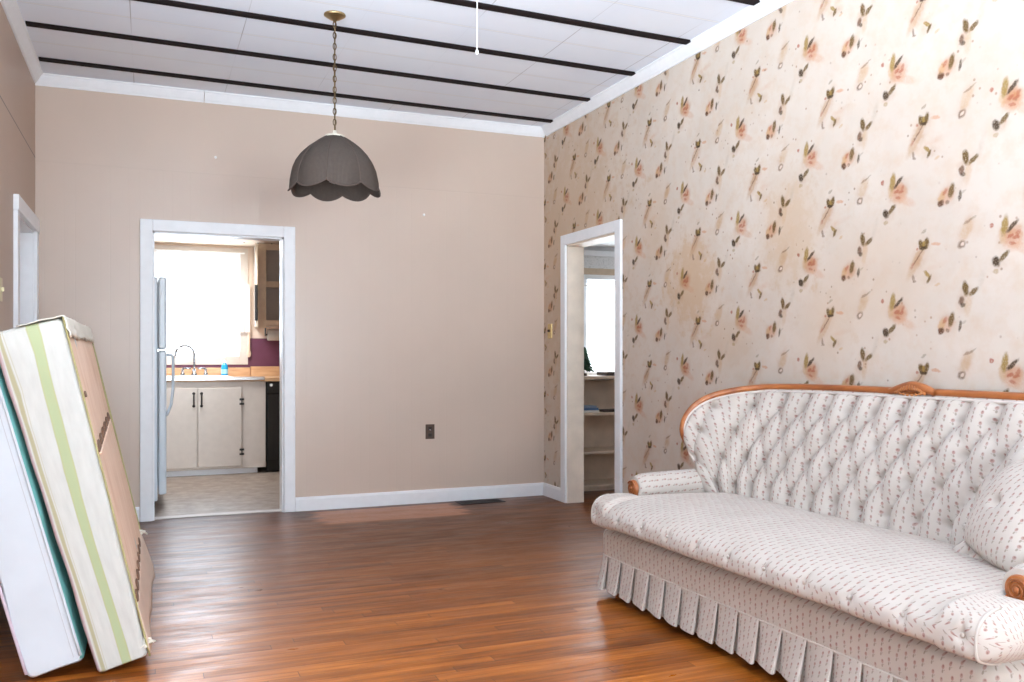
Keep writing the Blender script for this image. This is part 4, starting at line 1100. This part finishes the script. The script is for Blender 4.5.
# arms with wooden scroll fronts
for s in (1, -1):
    yc, zc_, ra = 1.02, .512, .068
    XA0, XA1 = 2.225, 2.69
    bm = B()
    prof = [(yc-.062, .30), (yc-.062, zc_-.035)]
    for k in range(15):
        a = PI*1.08-(PI*1.12)*k/14; prof.append((yc+ra*math.cos(a), zc_+ra*math.sin(a)))
    prof += [(yc+.06, zc_-.05), (yc+.062, .30)]
    Lp = [0]
    for a, b in zip(prof, prof[1:]): Lp.append(Lp[-1]+math.hypot(b[0]-a[0], b[1]-a[1]))
    nx = 26
    def AP(i, j):
        t = i/(nx-1); x = XA0+(XA1-XA0)*t; y, z = prof[j]
        k = 1-.16*(1-sm(0, .10, t)) if True else 1
        pf = 1+.03*math.sin(t*PI)
        y = yc+(y-yc)*(k if z > zc_-.04 else 1)*pf; z = z if z < zc_-.04 else zc_+(z-zc_)*k*pf+.010*t
        return Vector((x, SY_+s*y, z))
    V_ = surf(bm, AP, nx, len(prof), lambda i, j: (Lp[j]+.01, (XA1-XA0)*i/(nx-1))); bm.faces.new(V_[0]); bm.faces.new(V_[-1])
    arm = obj('armrest', bm, M['fabric'], SO)
    # front facing: post plus carved scroll
    bm = B(); cc = (0, SY_+s*yc, zc_)
    lathe(bm, [(.038, XA0+.008), (.041, XA0+.002), (.042, XA0-.006), (.039, XA0-.013), (.032, XA0-.015)], cc, 'x', 32)
    box(bm, XA0-.012, XA0+.012, SY_+s*yc-.034, SY_+s*yc+.034, .30, zc_-.02, .006)
    scr = obj('scroll', bm, M['rail'], arm, smooth=False)
    bm = B(); sp_ = []
    for k in range(60):
        t = k/59; a = s*(t*4.6*PI+.6); r = .033*(1-t)+.005
        sp_.append((XA0-.017, SY_+s*yc+r*math.cos(a), zc_+r*math.sin(a)))
    tube(bm, sp_, .0042, 6); ball(bm, (XA0-.018, SY_+s*yc, zc_), .011, (.6, 1, 1))
    obj('spiral_carving', bm, mat_wood('dark_carved_wood', (120, 62, 28), (160, 92, 44), .3, (14, 3, 14)), scr, smooth=True)
SO.rotation_euler = (0, 0, math.radians(1.2))

# throw pillow
PC = Vector((2.55, 1.97, .655))
pw = empty('throw_pillow', PC, 'square ruffled floral throw pillow leaning at the sofa end', 'pillow')
nrm = Vector((-.78, .30, .50)).normalized(); up = (Vector((0, 0, 1))-nrm*nrm.z).normalized(); rt = up.cross(nrm).normalized()
rot = math.radians(8); up, rt = up*math.cos(rot)+rt*math.sin(rot), rt*math.cos(rot)-up*math.sin(rot)
HS, TK = .176, .10
def sq(u, v):                                            # square to soft square
    return u*(1-.07*(1-v*v)*0)*(1-.06*(v*v))*1.0, v*(1-.06*(u*u))
def PP(sgn):
    def f(i, j):
        u, v = -1+2*i/40, -1+2*j/40; x, y = sq(u, v)
        x *= 1-.05*(1-abs(v))**2*abs(u)**4; 
        h = TK*((1-u**2)*(1-v**2)+1e-9)**.42
        h += .004*mnoise.noise(Vector((u*3, v*3, sgn)))*(1-u**4)*(1-v**4)
        h -= .03*math.exp(-(u*u+v*v)/.012)
        return PC+rt*x*HS+up*y*HS+nrm*sgn*h
    return f
bm = B()
for sgn in (1, -1): surf(bm, PP(sgn), 41, 41, lambda i, j: (HS*2*i/40*1.15, HS*2*j/40*1.15))
bmesh.ops.remove_doubles(bm, verts=bm.verts, dist=.0015); pil = obj('cushion', bm, M['fabric'], pw)
edge = []
for k in range(160):
    t = k/40; side, f = int(t), t-int(t); a = -1+2*f
    u, v = [(a, -1), (1, a), (-a, 1), (-1, -a)][side]; edge.append((u, v))
def RF(i, j):
    u, v = edge[i % 160]; x, y = sq(u, v); d = Vector((u, v)); m_ = max(abs(u), abs(v)); 
    ox, oy = (u if abs(u) > .985 else 0), (v if abs(v) > .985 else 0); w = .046*j/4
    wav = .016*math.sin((i % 160)*.785)*j/4+.005*math.sin((i % 160)*2.2)*j/4
    return PC+rt*(x*HS+ox*w)+up*(y*HS+oy*w)+nrm*wav
bm = B(); surf(bm, RF, 160, 5, lambda i, j: (i*.01, j*.009), cu=True); rf = obj('ruffle', bm, M['fabric'], pw); m_ = rf.modifiers.new('t', 'SOLIDIFY'); m_.thickness = .003

# ------------------------------------------------------------------ daylight, plus added fill for the ceiling
def area(name, loc, rot, sx, sy, power, col, spread=180):
    l = bpy.data.lights.new(name, 'AREA'); l.shape = 'RECTANGLE'; l.size = sx; l.size_y = sy; l.energy = power; l.color = col; l.spread = math.radians(spread)
    o = bpy.data.objects.new(name, l); o.location = loc; o.rotation_euler = rot; COL.objects.link(o); return o
DAY = (.80, .915, 1.0); COOL = (.84, .93, 1.0); FILL_COL = (.77, .89, 1.0)
R_ = math.radians
area('daylight_front_window', (.375, YF-.17, 1.52), (R_(90+1), 0, 0), 1.15, 1.85, 66, DAY, 150)
area('daylight_front_window', (1.975, YF-.17, 1.52), (R_(90+1), 0, 0), 1.15, 1.85, 66, DAY, 150)
area('ground_light_front_window', (.375, YF-.19, 1.2), (R_(90+28), 0, 0), 1.1, 1.2, 13, FILL_COL, 70)  # added upward fill to brighten the ceiling, not a known source
area('ground_light_front_window', (1.975, YF-.19, 1.2), (R_(90+28), 0, 0), 1.1, 1.2, 13, FILL_COL, 70)
area('daylight_left_window', (XL-.17, -.55, 1.55), (0, R_(-90-10), 0), 1.6, 1.3, 10, DAY)
area('daylight_left_window', (XL-.17, 2.0, 1.55), (0, R_(-90-10), 0), 1.6, 1.3, 7, DAY)
area('ground_light_left_window', (XL-.19, -.55, 1.35), (0, R_(-90-42), R_(45)), 1.2, 1.3, 130, FILL_COL, 90)  # added fill too, tilted up through the side windows onto the ceiling
area('ground_light_left_window', (XL-.19, 2.0, 1.35), (0, R_(-90-52), R_(52)), 1.2, 1.3, 86, FILL_COL, 110)
area('daylight_kitchen_window', (.45, KY+.16, 1.67), (R_(-90), 0, 0), .86, 1.04, 30, (.70, .85, 1.0))
area('daylight_sunroom_window', (4.03, SY1+.15, 1.43), (R_(-90), 0, 0), .83, .82, 26, COOL)
area('kitchen_ceiling_lamp', (.37, 8.6, KZ-.10), (0, 0, 0), .5, .5, 30, (.95, .97, 1))

wd = bpy.data.worlds.new('sky'); sc.world = wd; wd.use_nodes = True
nt = wd.node_tree; nt.nodes.clear(); out = nt.nodes.new('ShaderNodeOutputWorld'); bg = nt.nodes.new('ShaderNodeBackground')
bg.inputs[0].default_value = (.80, .90, 1, 1); bg.inputs[1].default_value = 1.3; nt.links.new(bg.outputs[0], out.inputs[0])

# ------------------------------------------------------------------ camera
cam = bpy.data.cameras.new('camera'); cam.sensor_width = 36; cam.lens = 883/1024*36; cam.shift_y = 14/1024; cam.clip_start = .05
co = bpy.data.objects.new('camera', cam); COL.objects.link(co); co.location = (0, 0, 1.165); co.rotation_euler = (R_(90), 0, R_(-22.4)); sc.camera = co
vs = sc.view_settings; vs.view_transform = 'Standard'; vs.look = 'None'; vs.exposure = 0.43; vs.gamma = 1; vs.use_curve_mapping = False
sc.cycles.max_bounces = 10; sc.cycles.diffuse_bounces = 6; sc.cycles.transparent_max_bounces = 12; sc.cycles.use_denoising = True
sc.cycles.sample_clamp_indirect = 6
